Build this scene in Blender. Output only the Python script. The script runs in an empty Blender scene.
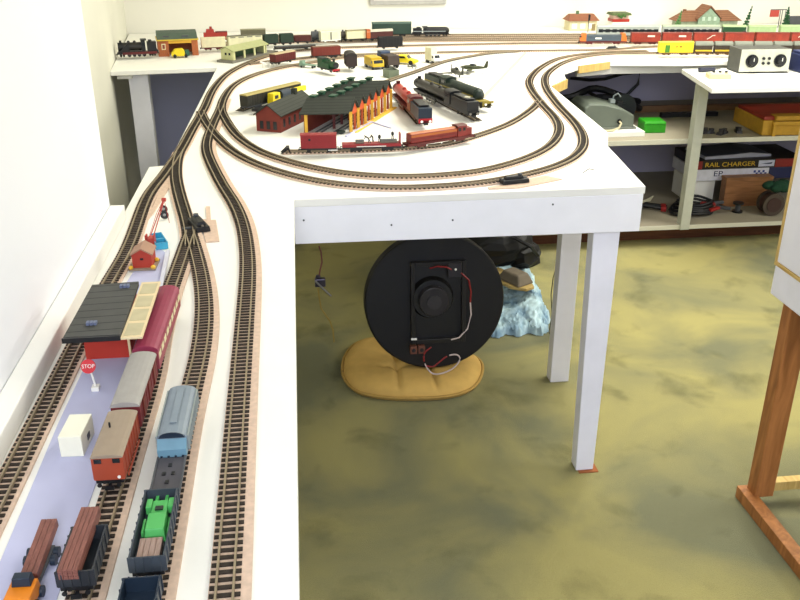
import bpy, math, random
from mathutils import Vector, Matrix
random.seed(7)
COL = bpy.context.scene.collection
PI = math.pi
# ---------------------------------------------------------------- camera model
F = 870.0; PITCH = math.radians(24.1); YAW = math.radians(7.0); CZ = 1.38
cp, sp, cy, sy = math.cos(PITCH), math.sin(PITCH), math.cos(YAW), math.sin(YAW)
FW = Vector((sy*cp, cy*cp, -sp)); RT = Vector((cy, -sy, 0)); UP = Vector((sy*sp, cy*sp, cp))
CAM = Vector((0, 0, CZ))
T = 0.78                      # table top height
def ray(px, py): return FW + RT*((px-400)/F) + UP*((300-py)/F)
def at(px, py, z=T):
    d = ray(px, py); return CAM + d*((z-CZ)/d.z)
def aty(px, py, Y):
    d = ray(px, py); return CAM + d*(Y/d.y)
def atx(px, py, X):
    d = ray(px, py); return CAM + d*(X/d.x)

# ---------------------------------------------------------------- materials
MATS = {}
def srgb(h):
    h = h.lstrip('#'); v = [int(h[i:i+2], 16)/255 for i in (0, 2, 4)]
    return tuple(((c+0.055)/1.055)**2.4 if c > 0.04045 else c/12.92 for c in v) + (1,)
def mat(name, col, rough=0.55, metal=0.0, var=0.12, scale=40, bump=0.0, col2=None, spec=0.4, emit=0):
    if name in MATS: return MATS[name]
    m = bpy.data.materials.new(name); m.use_nodes = True
    nt = m.node_tree; b = nt.nodes['Principled BSDF']
    c = srgb(col)
    tc = nt.nodes.new('ShaderNodeTexCoord'); nz = nt.nodes.new('ShaderNodeTexNoise')
    nz.inputs['Scale'].default_value = scale; nz.inputs['Detail'].default_value = 4
    nt.links.new(tc.outputs['Object'], nz.inputs['Vector'])
    rp = nt.nodes.new('ShaderNodeValToRGB')
    c2 = srgb(col2) if col2 else tuple(x*(1-var) for x in c[:3]) + (1,)
    rp.color_ramp.elements[0].position = 0.35; rp.color_ramp.elements[1].position = 0.65
    rp.color_ramp.elements[0].color = c2; rp.color_ramp.elements[1].color = c
    nt.links.new(nz.outputs['Fac'], rp.inputs['Fac']); nt.links.new(rp.outputs['Color'], b.inputs['Base Color'])
    b.inputs['Roughness'].default_value = rough; b.inputs['Metallic'].default_value = metal
    b.inputs['Specular IOR Level'].default_value = spec
    if bump:
        bp = nt.nodes.new('ShaderNodeBump'); bp.inputs['Strength'].default_value = bump
        bp.inputs['Distance'].default_value = 0.005
        nt.links.new(nz.outputs['Fac'], bp.inputs['Height']); nt.links.new(bp.outputs['Normal'], b.inputs['Normal'])
    MATS[name] = m; return m
def stripes(name, col, col2, freq, axis=0, rough=0.6, width=0.12, bump=0.6):
    """boards or courses: thin dark lines across one axis of the object"""
    if name in MATS: return MATS[name]
    m = mat(name, col, rough); nt = m.node_tree; b = nt.nodes['Principled BSDF']
    tc = nt.nodes.new('ShaderNodeTexCoord'); sep = nt.nodes.new('ShaderNodeSeparateXYZ')
    nt.links.new(tc.outputs['Object'], sep.inputs[0])
    mu = nt.nodes.new('ShaderNodeMath'); mu.operation = 'MULTIPLY'; mu.inputs[1].default_value = freq
    nt.links.new(sep.outputs[axis], mu.inputs[0])
    fr = nt.nodes.new('ShaderNodeMath'); fr.operation = 'FRACT'; nt.links.new(mu.outputs[0], fr.inputs[0])
    lt = nt.nodes.new('ShaderNodeMath'); lt.operation = 'LESS_THAN'; lt.inputs[1].default_value = width
    nt.links.new(fr.outputs[0], lt.inputs[0])
    mx = nt.nodes.new('ShaderNodeMix'); mx.data_type = 'RGBA'
    old = b.inputs['Base Color'].links[0].from_socket
    nt.links.new(lt.outputs[0], mx.inputs[0]); nt.links.new(old, mx.inputs[6]); mx.inputs[7].default_value = srgb(col2)
    nt.links.new(mx.outputs[2], b.inputs['Base Color'])
    return m
def wood(name, a, bcol, scale=6, axis_scale=(1, 1, 14), rough=0.5):
    if name in MATS: return MATS[name]
    m = mat(name, a, rough); nt = m.node_tree; b = nt.nodes['Principled BSDF']
    tc = nt.nodes.new('ShaderNodeTexCoord'); mp = nt.nodes.new('ShaderNodeMapping')
    mp.inputs['Scale'].default_value = axis_scale
    nz = nt.nodes.new('ShaderNodeTexNoise'); nz.inputs['Scale'].default_value = scale; nz.inputs['Detail'].default_value = 6
    nz.inputs['Distortion'].default_value = 1.2
    rp = nt.nodes.new('ShaderNodeValToRGB'); rp.color_ramp.elements[0].position = 0.3; rp.color_ramp.elements[1].position = 0.7
    rp.color_ramp.elements[0].color = srgb(bcol); rp.color_ramp.elements[1].color = srgb(a)
    nt.links.new(tc.outputs['Object'], mp.inputs[0]); nt.links.new(mp.outputs[0], nz.inputs['Vector'])
    nt.links.new(nz.outputs['Fac'], rp.inputs[0]); nt.links.new(rp.outputs[0], b.inputs['Base Color'])
    return m

# ---------------------------------------------------------------- mesh builder
class MB:
    def __init__(s): s.v = []; s.f = []; s.mi = []; s.ms = []; s.cur = 0
    def use(s, m):
        if m not in s.ms: s.ms.append(m)
        s.cur = s.ms.index(m); return s
    def add(s, vs, fs, M=None):
        n = len(s.v); s.v += [tuple(M @ Vector(p)) if M else tuple(p) for p in vs]
        s.f += [tuple(n+i for i in f) for f in fs]; s.mi += [s.cur]*len(fs); return s
    def box(s, x0, x1, y0, y1, z0, z1, M=None, tx=0, ty=0):
        vs = [(x0, y0, z0), (x1, y0, z0), (x1, y1, z0), (x0, y1, z0), (x0+tx, y0+ty, z1), (x1-tx, y0+ty, z1), (x1-tx, y1-ty, z1), (x0+tx, y1-ty, z1)]
        return s.add(vs, [(3, 2, 1, 0), (4, 5, 6, 7), (0, 1, 5, 4), (1, 2, 6, 5), (2, 3, 7, 6), (3, 0, 4, 7)], M)
    def prism(s, pts, a0, a1, axis='x', M=None):
        """closed profile extruded: axis x -> pts (y,z); axis y -> pts (x,z); axis z -> pts (x,y)"""
        n = len(pts)
        def mk(p, a): return {'x': (a, p[0], p[1]), 'y': (p[0], a, p[1]), 'z': (p[0], p[1], a)}[axis]
        vs = [mk(p, a0) for p in pts] + [mk(p, a1) for p in pts]
        fs = [tuple(range(n))[::-1], tuple(range(n, 2*n))] + [(i, (i+1) % n, n+(i+1) % n, n+i) for i in range(n)]
        return s.add(vs, fs, M)
    def cyl(s, p0, p1, r0, r1=None, n=12, M=None):
        r1 = r0 if r1 is None else r1
        p0 = Vector(p0); p1 = Vector(p1); d = (p1-p0).normalized()
        a = Vector((0, 0, 1)) if abs(d.z) < 0.9 else Vector((1, 0, 0)); u = d.cross(a).normalized(); w = d.cross(u)
        vs = []
        for p, r in ((p0, r0), (p1, r1)):
            vs += [p+(u*math.cos(2*PI*i/n)+w*math.sin(2*PI*i/n))*r for i in range(n)]
        fs = [tuple(range(n)), tuple(range(n, 2*n))[::-1]] + [(i, n+i, n+(i+1) % n, (i+1) % n) for i in range(n)]
        return s.add(vs, fs, M)
    def tube(s, pts, r, n=6, close=False):
        pts = [Vector(p) for p in pts]; N = len(pts); vs = []; fs = []
        for k, p in enumerate(pts):
            d = (pts[min(k+1, N-1)]-pts[max(k-1, 0)]).normalized()
            a = Vector((0, 0, 1)) if abs(d.z) < 0.95 else Vector((1, 0, 0)); u = d.cross(a).normalized(); w = d.cross(u)
            vs += [p+(u*math.cos(2*PI*i/n)+w*math.sin(2*PI*i/n))*r for i in range(n)]
        for k in range(N-1):
            fs += [(k*n+i, (k+1)*n+i, (k+1)*n+(i+1) % n, k*n+(i+1) % n) for i in range(n)]
        fs += [tuple(range(n)), tuple(range((N-1)*n, N*n))[::-1]]
        return s.add(vs, fs)
    def ell(s, c, r, n=12, m=8, M=None):
        vs = [(c[0], c[1], c[2]-r[2])]; fs = []
        for j in range(1, m):
            t = -PI/2+PI*j/m
            vs += [(c[0]+r[0]*math.cos(t)*math.cos(2*PI*i/n), c[1]+r[1]*math.cos(t)*math.sin(2*PI*i/n), c[2]+r[2]*math.sin(t)) for i in range(n)]
        vs.append((c[0], c[1], c[2]+r[2]))
        for i in range(n): fs.append((0, 1+(i+1) % n, 1+i))
        for j in range(m-2):
            b = 1+j*n
            fs += [(b+i, b+(i+1) % n, b+n+(i+1) % n, b+n+i) for i in range(n)]
        b = 1+(m-2)*n
        for i in range(n): fs.append((b+i, b+(i+1) % n, len(vs)-1))
        return s.add(vs, fs, M)
    def build(s, name, m=None, parent=None, bevel=0, smooth=False):
        me = bpy.data.meshes.new(name); me.from_pydata(s.v, [], s.f); me.update()
        import bmesh
        bm = bmesh.new(); bm.from_mesh(me); bmesh.ops.recalc_face_normals(bm, faces=bm.faces); bm.to_mesh(me); bm.free()
        if s.ms:
            for x in s.ms: me.materials.append(x)
            me.polygons.foreach_set('material_index', s.mi)
        elif m: me.materials.append(m)
        o = bpy.data.objects.new(name, me); COL.objects.link(o)
        if parent is not None: o.parent = parent
        if smooth:
            me.polygons.foreach_set('use_smooth', [True]*len(me.polygons))
        if bevel:
            bv = o.modifiers.new('bevel', 'BEVEL'); bv.width = bevel; bv.segments = 2; bv.limit_method = 'ANGLE'; bv.angle_limit = math.radians(40)
        return o
def tag(o, label, cat, group=None, kind=None):
    o['label'] = label; o['category'] = cat
    if group: o['group'] = group
    if kind: o['kind'] = kind
    return o
def struct(o): o['kind'] = 'structure'; return o
def thing(name, label, cat, loc=(0, 0, 0), rz=0, group=None):
    o = bpy.data.objects.new(name, None); COL.objects.link(o); o.empty_display_size = 0.02
    o.location = loc; o.rotation_euler = (0, 0, rz); return tag(o, label, cat, group)
def span(a, b):
    """centre, heading and length between two ground points"""
    a = Vector(a); b = Vector(b); d = b-a
    return (a+b)/2, math.atan2(d.y, d.x), d.length
def R(x, y, z, rx=0, ry=0, rz=0):
    return Matrix.Translation((x, y, z)) @ Matrix.Rotation(rz, 4, 'Z') @ Matrix.Rotation(ry, 4, 'Y') @ Matrix.Rotation(rx, 4, 'X')
def box(name, m, parent, x0, x1, y0, y1, z0, z1, bevel=0, M=None):
    return MB().box(x0, x1, y0, y1, z0, z1, M).build(name, m, parent, bevel)
def text(name, s, size, m, parent, M, depth=0.0004, sx=1.0):
    cu = bpy.data.curves.new(name, 'FONT'); cu.body = s; cu.size = size; cu.align_x = 'CENTER'; cu.align_y = 'CENTER'; cu.extrude = depth
    tmp = bpy.data.objects.new(name, cu); COL.objects.link(tmp)
    dg = bpy.context.evaluated_depsgraph_get(); me = bpy.data.meshes.new_from_object(tmp.evaluated_get(dg))
    bpy.data.objects.remove(tmp)
    me.transform(M @ Matrix.Diagonal((sx, 1, 1, 1))); me.materials.clear(); me.materials.append(m)
    o = bpy.data.objects.new(name, me); COL.objects.link(o); o.parent = parent; return o
def catmull(P, step=0.0115, closed=False):
    P = [Vector(p) for p in P]; n = len(P); out = []
    for i in range(n-1 if not closed else n):
        if closed: p0, p1, p2, p3 = P[(i-1) % n], P[i], P[(i+1) % n], P[(i+2) % n]
        else: p0, p1, p2, p3 = P[max(i-1, 0)], P[i], P[i+1], P[min(i+2, n-1)]
        for k in range(24):
            t = k/24
            out.append(0.5*((2*p1)+(p2-p0)*t+(2*p0-5*p1+4*p2-p3)*t*t+(3*p1-p0-3*p2+p3)*t**3))
    out.append(P[0] if closed else P[-1])
    res = [out[0]]; acc = 0
    for a, b in zip(out, out[1:]):
        d = (b-a).length; 
        while acc+d >= step and d > 1e-9:
            t = (step-acc)/d; a = a+(b-a)*t; res.append(a.copy()); d = (b-a).length; acc = 0
        acc += d
    return res
def smooth_pts(P, it=2):
    P = [p.copy() for p in P]
    for _ in range(it):
        P = [P[0]]+[(P[i-1]+P[i]*2+P[i+1])/4 for i in range(1, len(P)-1)]+[P[-1]]
    return P

# palette
white = mat('white_paint', '#f2f1ea', 0.6, var=0.03, scale=8, spec=0.25)
fasc = mat('fascia_paint', '#f6f6fb', 0.45, var=0.04, scale=12)
dark_grey = mat('dark_grey', '#4d5054', 0.6); black = mat('black_plastic', '#17181b', 0.45)
steel = mat('steel', '#8b8a86', 0.35, 0.8); rail_m = mat('rail_metal', '#9c8d74', 0.45, 0.3)
sleeper_m = mat('sleeper_brown', '#2b2119', 0.7, var=0.3, scale=200)
cork = mat('cork', '#d8bda8', 0.9, var=0.15, scale=120)
red = mat('red_body', '#8e1f24', 0.45); brick = stripes('brick_red', '#7d3226', '#5a231b', 260, 2, 0.75, 0.25)
orange_m = mat('orange_body', '#e0791c', 0.5); yellow = mat('yellow_body', '#e8cf1e', 0.5); cream = mat('cream', '#e6dfb4', 0.6)
green = mat('green_body', '#1f4a2c', 0.5); dkgreen = mat('dark_green', '#1b2a22', 0.5); blue_b = mat('blue_black', '#1c2a3a', 0.45)
maroon = mat('maroon', '#5b1a1a', 0.5); brownred = mat('brown_red', '#70291f', 0.55)
silver = mat('silver', '#a9b3b3', 0.35, 0.5); white_p = mat('white_plastic', '#eeede6', 0.4, var=0.03)
glass_d = mat('dark_glass', '#20262a', 0.2)
# ================================================================ the room
carpet = mat('carpet', '#8f8f55', 1.0, scale=3.2, spec=0.05)
def carpet_nodes():
    nt = carpet.node_tree; b = nt.nodes['Principled BSDF']
    tc = nt.nodes.new('ShaderNodeTexCoord')
    def ramp(scale, det, p0, p1, c0, c1, dist=0):
        nz = nt.nodes.new('ShaderNodeTexNoise'); nz.inputs['Scale'].default_value = scale; nz.inputs['Detail'].default_value = det; nz.inputs['Distortion'].default_value = dist
        nt.links.new(tc.outputs['Object'], nz.inputs[0]); r = nt.nodes.new('ShaderNodeValToRGB')
        r.color_ramp.elements[0].position = p0; r.color_ramp.elements[1].position = p1
        r.color_ramp.elements[0].color = c0; r.color_ramp.elements[1].color = c1
        nt.links.new(nz.outputs['Fac'], r.inputs[0]); return r, nz
    base, _ = ramp(2.2, 6, 0.36, 0.62, srgb('#7a7a60'), srgb('#a49c68'), 0.6)
    stain, _ = ramp(5.5, 5, 0.55, 0.72, (1, 1, 1, 1), (0.64, 0.65, 0.66, 1), 0.3)
    fib, nzf = ramp(420, 2, 0.3, 0.7, (0.78, 0.78, 0.78, 1), (1.1, 1.1, 1.1, 1))
    cur = base.outputs[0]
    for r in (stain, fib):
        mx = nt.nodes.new('ShaderNodeMix'); mx.data_type = 'RGBA'; mx.blend_type = 'MULTIPLY'; mx.inputs[0].default_value = 1
        nt.links.new(cur, mx.inputs[6]); nt.links.new(r.outputs[0], mx.inputs[7]); cur = mx.outputs[2]
    nt.links.new(cur, b.inputs['Base Color'])
    bp = nt.nodes.new('ShaderNodeBump'); bp.inputs['Strength'].default_value = 0.5; bp.inputs['Distance'].default_value = 0.004
    nt.links.new(nzf.outputs['Fac'], bp.inputs['Height']); nt.links.new(bp.outputs[0], b.inputs['Normal'])
carpet_nodes()
struct(box('floor', carpet, None, -1.4, 3.4, -2.0, 5.2, -0.05, 0))
wallm = mat('wall_paint', '#e9e7dc', 0.8, var=0.03, scale=3, spec=0.15)
walll = mat('wall_paint_left', '#eceef2', 0.7, var=0.02, scale=3, spec=0.2)
wallr = mat('wall_paint_recess', '#dcdbcd', 0.8, var=0.04, scale=3, spec=0.15)
struct(box('wall_left', walll, None, -0.55, -0.395, -2.0, 1.825, 0, 2.5))
struct(MB().prism([(-0.555, 1.825), (-0.543, 1.825), (-0.862, 5.0), (-0.98, 5.0), (-0.70, 1.825)], 0, 2.5, 'z').build('wall_recess', wallr))
struct(box('wall_back', wallm, None, -1.0, 3.4, 4.98, 5.1, 0, 2.5))
struct(box('wall_shade_panel', mat('lower_wall_shade_tint', '#d6d9fb', 0.8, var=0.05, scale=3), None, -0.87, 0.94, 4.965, 4.9795, 0, T-0.03))  # lavender of the shade under the table put into this added panel's colour
struct(box('wall_right', wallm, None, 3.3, 3.4, -2.0, 4.98, 0, 2.5))
struct(box('ceiling', wallm, None, -1.0, 3.4, -2.0, 5.1, 2.5, 2.6))

# ================================================================ the layout table
tbl = thing('layout_table', 'large white L-shaped model railway table standing along the left and back walls', 'table')
P2 = lambda px, py: tuple(at(px, py)[:2])
poly = [(-0.392, 0.30), (-0.392, 1.80), (-0.376, 1.86), (-0.374, 2.24), (-0.330, 2.252), P2(217, 67.5), P2(110, 71.5), (-0.85, 4.97), (3.28, 4.97), (3.28, 3.70), P2(680, 62), P2(608, 62), P2(580, 65.5),
        P2(563, 71), P2(566, 79), P2(551, 86), P2(608, 132.5), P2(608, 146), (0.826, 1.918), (-0.008, 1.914), (-0.020, 0.30)]
topz = T
MB().prism(poly, T-0.018, T, 'z').build('tabletop', white, tbl, bevel=0.0015)
MB().prism([(-0.010, T-0.018), (0.822, T-0.018), (0.822, 0.668), (-0.010, 0.672)], 1.916, 1.940, 'y').build('front_fascia', fasc, tbl, bevel=0.001)
box('side_fascia', fasc, tbl, -0.060, -0.040, 0.30, 1.914, 0.67, T-0.018)
MB().prism([(0.822, 1.94), (0.876, 2.30), (0.856, 2.30), (0.802, 1.94)], 0.672, T-0.018, 'z').build('end_fascia', fasc, tbl)
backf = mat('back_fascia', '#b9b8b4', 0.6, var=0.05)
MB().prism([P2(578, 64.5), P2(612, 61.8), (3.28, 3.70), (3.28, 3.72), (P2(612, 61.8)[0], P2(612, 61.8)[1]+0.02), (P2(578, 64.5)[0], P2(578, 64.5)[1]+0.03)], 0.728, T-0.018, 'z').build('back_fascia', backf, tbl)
rawwood = wood('raw_pine', '#d9bd76', '#b8954f', 5, (14, 1, 1))
a = at(578, 66); b = at(609, 61.8); c, h, L = span(a, b)
MB().box(-L/2, L/2, -0.008, 0.0, -0.03, 0.001, R(c.x, c.y, T, rz=h)).build('edging_strip', rawwood, tbl)
a = at(551, 86); b = at(566, 79); c, h, L = span(a, b)
MB().box(-L/2, L/2, -0.008, 0.0, -0.035, 0.0005, R(c.x, c.y, T, rz=h)).build('edging_strip', rawwood, tbl)
box('bracket_block', white, tbl, -0.72, -0.66, 3.80, 3.86, T-0.040, T-0.019)
legm = mat('leg_paint', '#ededf6', 0.5, var=0.05, scale=15)
MB().add([(0.708, 1.880, 0.003), (0.756, 1.880, 0.003), (0.756, 1.922, 0.003), (0.708, 1.922, 0.003), (0.715, 1.9415, T-0.019), (0.785, 1.9415, T-0.019), (0.785, 1.985, T-0.019), (0.715, 1.985, T-0.019)], [(3, 2, 1, 0), (4, 5, 6, 7), (0, 1, 5, 4), (1, 2, 6, 5), (2, 3, 7, 6), (3, 0, 4, 7)]).build('leg', legm, tbl, 0.002)
box('leg', legm, tbl, 0.775, 0.835, 2.36, 2.405, 0.0, T-0.018, 0.002)
box('leg', legm, tbl, -0.68, -0.60, 3.83, 3.89, 0.0, T-0.019, 0.002)
legf = mat('leg_foot_wood', '#9c5a2e', 0.8)
box('leg_foot', legf, tbl, 0.715, 0.768, 1.870, 1.910, 0.0, 0.0028)
for sx, sz in ((0.215, 0.71), (0.012, 0.73), (0.36, 0.716), (0.60, 0.745)):
    MB().cyl((sx, 1.9165, sz), (sx, 1.914, sz), 0.0022, n=10).build('screw', dark_grey, tbl)
# cracks and pencil lines on the board
MB().tube([at(583, 173)+Vector((0, 0, 0.0005)), at(589, 169)+Vector((0, 0, 0.0005)), at(594, 170)+Vector((0, 0, 0.0005))], 0.0012, 5).build('paint_chip', dark_grey, tbl)

# wooden ledge along the left wall
lg = MB()
lg.box(-0.394, -0.364, 0.30, 1.822, T+0.0005, T+0.032)
tag(lg.build('wall_ledge', white, None, bevel=0.002), 'white painted plank lying on the table along the left wall', 'ledge')

# ================================================================ storage shelves right of the table
shf = thing('storage_shelf', 'white open shelf unit on a brown plinth under the back table on the right', 'shelf')
shm = mat('shelf_paint', '#cdcbba', 0.55, var=0.06, scale=10); shin = mat('shelf_board_shaded', '#9d9582', 0.7, var=0.1, scale=8)  # boards darker than the edges: interior shade put into their colour
SZ = 0.752                    # shelf unit top
MB().prism([tuple(at(712, 88.5, SZ)[:2]), (3.28, at(712, 88.5, SZ).y-0.03), (3.28, 3.69), tuple(at(682, 69, SZ)[:2])], SZ-0.019, SZ, 'z').build('top_board', white, shf, bevel=0.001)
box('front_edge', shm, shf, 1.02, 3.28, 3.530, 3.5348, 0.461, 0.4812)  # pale strip split off, leaving the painted shade to the board
box('front_edge', shm, shf, 0.95, 3.28, 3.495, 3.4998, 0.082, 0.1002)
box('middle_shelf', shin, shf, 1.02, 3.28, 3.535, at(640, 172, 0.10).y-0.0005, 0.461, 0.481, 0.001)
box('bottom_shelf', shin, shf, 0.95, 3.28, 3.50, at(640, 172, 0.10).y-0.0005, 0.082, 0.100, 0.001)
upm = mat('upright_shaded', '#b9bbae', 0.6, var=0.06)  # darker copy of the shelf paint, shade put into its colour
plm = wood('plinth_wood', '#6e3f22', '#4a2714', 5, (1, 8, 8))
box('plinth', plm, shf, 0.90, 3.28, 3.60, 3.625, 0.0, 0.082)
box('upright', upm, shf, 1.685, 1.727, 3.485, 3.53, 0.082, 0.733, 0.0015)
box('upright', upm, shf, 2.62, 2.665, 3.485, 3.53, 0.082, 0.733, 0.0015)
bkm = mat('shelf_back_shade_tint', '#b9b6cf', 0.8, var=0.05, scale=4)  # lavender tint of the shade inside the shelf, put into the colour
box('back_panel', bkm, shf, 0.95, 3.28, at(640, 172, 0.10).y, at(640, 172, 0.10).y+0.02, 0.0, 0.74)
brn = wood('brown_rail', '#8a6a4a', '#6a4a30', 5, (1, 8, 8))
BKY = at(640, 172, 0.10).y
RY = at(700, 111, 0.4815).y
box('rail', brn, shf, 1.05, 3.2, RY, RY+0.02, 0.4815, 0.512)
box('cross_batten', rawwood, shf, 2.12, 2.16, 3.78, BKY-0.03, 0.66, 0.71)

# wooden stand carrying a white box, cut by the right edge of the frame
ew = wood('stand_wood', '#bd7d45', '#8a5529', 5, (7, 7, 1))
es = thing('wooden_stand', 'brown wooden floor stand with upright posts and flat feet, under the white box', 'stand')
for X0 in (1.105, 1.60):
    box('post', ew, es, X0, X0+0.05, 1.675, 1.715, 0.03, 0.60, 0.002)
    box('post', ew, es, X0, X0+0.05, 0.90, 0.94, 0.03, 0.60, 0.002)
    box('foot', ew, es, X0-0.022, X0+0.012, 0.85, 1.725, 0.0, 0.034, 0.002)
for y in (1.70, 0.91):
    box('stretcher', rawwood if y > 1 else ew, es, 1.12, 1.63, y-0.012, y+0.012, 0.036, 0.062, 0.001)
box('cross_rail', ew, es, 1.13, 1.63, 1.682, 1.708, 0.42, 0.45, 0.002)
wb = thing('white_box', 'large white painted box with a worn wooden seam standing on the brown wooden stand', 'box')
bxm = mat('box_paint', '#eceaf0', 0.5, var=0.06, scale=14)
box('lower_case', bxm, wb, 1.033, 1.70, 0.85, 1.66, 0.603, 0.672, 0.003)
box('seam', rawwood, wb, 1.031, 1.702, 0.848, 1.662, 0.6725, 0.679)
box('upper_case', bxm, wb, 1.034, 1.70, 0.85, 1.658, 0.6795, 1.06, 0.003)
box('edge_strip', rawwood, wb, 1.0325, 1.036, 1.658, 1.664, 0.68, 1.06)

# ================================================================ tracks
def lift(p, dz): return Vector((p.x, p.y, p.z+dz))
ZR = T+0.0105                 # top of rail
tk = [0]
def ribbon(name, m, parent, P, x0, x1, z0, z1):
    """a strip following the polyline P between lateral offsets x0 and x1"""
    b = MB(); vs = []; N = len(P)
    for k, p in enumerate(P):
        d = (P[min(k+1, N-1)]-P[max(k-1, 0)]); d.z = 0; d.normalize(); n = Vector((d.y, -d.x, 0))
        for x, z in ((x0, z0), (x1, z0), (x1, z1), (x0, z1)): q = p+n*x; vs.append((q.x, q.y, T+z))
    fs = [(k*4+j, k*4+(j+1) % 4, (k+1)*4+(j+1) % 4, (k+1)*4+j) for k in range(N-1) for j in range(4)]
    fs += [(3, 2, 1, 0), tuple((N-1)*4+j for j in range(4))]
    return b.add(vs, fs).build(name, m, parent)
def track(label, px, bed=(-0.0165, 0.0195), pitch=0.0108, web=0, group=None):
    tk[0] += 1; e = 0.00025*(tk[0] % 8)
    W = [at(*p) if len(p) == 2 else Vector((p[0], p[1], T)) for p in px]
    P = catmull(W, 0.02); P = smooth_pts(P, 4); P = catmull(P, pitch)
    r = thing('railway_track', label, 'track', group=group)
    if bed: ribbon('roadbed', cork, r, P, bed[0], bed[1], 0.0002, 0.0032+e)
    b = MB(); N = len(P)
    for k, p in enumerate(P):
        d = P[min(k+1, N-1)]-P[max(k-1, 0)]
        a = math.atan2(d.y, d.x)
        b.box(-0.0026, 0.0026, -0.0150, 0.0150, 0.003+e, 0.0048+e, R(p.x, p.y, T, rz=a))
        if web and k < N-1:
            b.box(0, d.length*0.6, -0.0135, 0.0135, 0.003+e, 0.0044+e, R(p.x, p.y, T, rz=a))
    b.build('sleepers', sleeper_m, r)
    for sgn in (-1, 1):
        ribbon('rail', rail_m, r, P, sgn*0.0083-0.0011, sgn*0.0083+0.0011, 0.0045+e, 0.0088+e)
    return P
TA = track('outermost track beside the left wall ledge, running under the goods shed roof', [(-0.348, 0.42, 0), (-0.346, 0.75, 0), (-0.343, 1.05, 0), (-0.338, 1.40, 0), (128.5, 250), (147, 200), (165, 175), (180, 153), (192, 131), (204, 110), (214, 89), (230, 73), (258, 60), (287, 52.5), (316, 50), (344, 48.5), (377, 47.5), (440, 46), (520, 44.5), (620, 44), (720, 44), (800, 44.5)])
TB = track('middle track curving off the wall track towards the points with the black switch motor', [(180, 153), (177, 162), (176, 176), (178, 190), (182.5, 207), (187, 222), (190, 238), (190, 250)], web=1)
TD = track('left branch below the points, carrying the red brake vans and the maroon coach', [(191, 234), (186, 248), (177.5, 273), (169, 297), (158, 340), (-0.217, 1.10, 0), (-0.220, 0.90, 0), (-0.222, 0.70, 0), (-0.223, 0.42, 0)], bed=(-0.022, 0.0158))
TE = track('right branch below the points, carrying the grey hopper and the green load', [(189.5, 234), (195, 252), (201.5, 279), (204.5, 306), (203.5, 336), (198.5, 366), (192, 392), (-0.158, 0.95, 0), (-0.158, 0.75, 0), (-0.159, 0.42, 0)], bed=(-0.024, 0.0158))
TC = track('long straight siding nearest the open edge of the narrow table arm', [(224, 100), (219.5, 112), (213, 126), (207.5, 142), (207, 152), (211, 164), (222, 186), (235, 207), (243, 227), (247, 250), (248, 276), (-0.093, 1.30, 0), (-0.091, 1.0, 0), (-0.088, 0.70, 0), (-0.086, 0.42, 0)], bed=(-0.025, 0.0158))
TO = track('outer loop track nearest the front edge of the peninsula', [(201, 113), (206, 124), (216, 137), (232, 152), (255, 165), (287, 176), (323, 184), (362, 188.5), (401, 190), (440, 188.5), (484, 184.5), (524, 177), (556, 168), (576, 157), (583.5, 143.5), (577, 127), (557, 105), (545.5, 87), (548, 74), (567, 62.5), (597, 56.2), (640, 54.5), (720, 54.5), (800, 55)], bed=(-0.0165, 0.0165))
TI = track('inner loop track just inside the outer loop around the engine sheds', [(530, 59), (367, 57), (345, 58.5), (311, 64), (277, 70), (250, 78), (233.6, 87), (225, 98), (221.5, 109), (224.5, 119), (237, 137), (258, 152), (284, 162), (316.5, 170.5), (355, 176.5), (401, 179), (440, 177.5), (481, 173), (524, 161), (549, 148), (559, 134), (556, 121), (541, 104), (531, 90), (530, 80), (541, 68.5), (562, 59), (600, 54), (650, 52.2)][1:], bed=(-0.0165, 0.0165))
TF = track('short dead-end track carrying the red crane train and the red diesel', [(283, 153.5), (320, 153), (360, 151.8), (400, 150), (439, 147), (471, 139), (507, 126), (530, 111.5), (541, 100)], bed=(-0.0160, 0.0160))
TS = track('siding branching off behind the brown wagon towards the back', [(249, 65), (270, 62.5), (291, 60.7), (311, 58.3), (340, 56.5), (367, 55.5), (400, 54.5), (440, 53.5), (500, 52.3), (560, 51.5), (603, 51), (640, 48.5), (680, 46.6), (740, 45.8), (800, 45.8)], bed=(-0.018, 0.018))
TL = track('lead track fanning out into the big engine shed from the back right', [(386, 83), (400, 78), (414, 73.5), (430, 67.5), (449, 61.5), (470, 57.5), (492, 54.2), (520, 52.3)], bed=None)
for i, (y0, y1) in enumerate(((42.0, 41.6), (40.2, 39.6), (38.2, 37.6), (36.2, 35.6))):
    track(['first', 'second', 'third', 'fourth'][i]+' of the four straight yard tracks along the back wall, counted from the front', [(215+i*8, y0+4.5-i*0.6), (300, y0+0.8), (400, y0), (600, y1), (800, y1+0.4)], bed=(-0.021, 0.021))
for i, (a, b, n) in enumerate((((396, 97), (421, 126), 'red and blue steam engine'), ((419, 92), (478, 122), 'black steam engine'), ((432, 87), (488, 109), 'dark green streamlined engine'))):
    track('stub track under the '+n+' beside the big engine shed', [a, ((a[0]+b[0])/2, (a[1]+b[1])/2), b], bed=None)
track('stub track under the olive and yellow breakdown train behind the small engine shed', [(240, 112), (262, 104), (295, 92)], bed=None)
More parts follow.
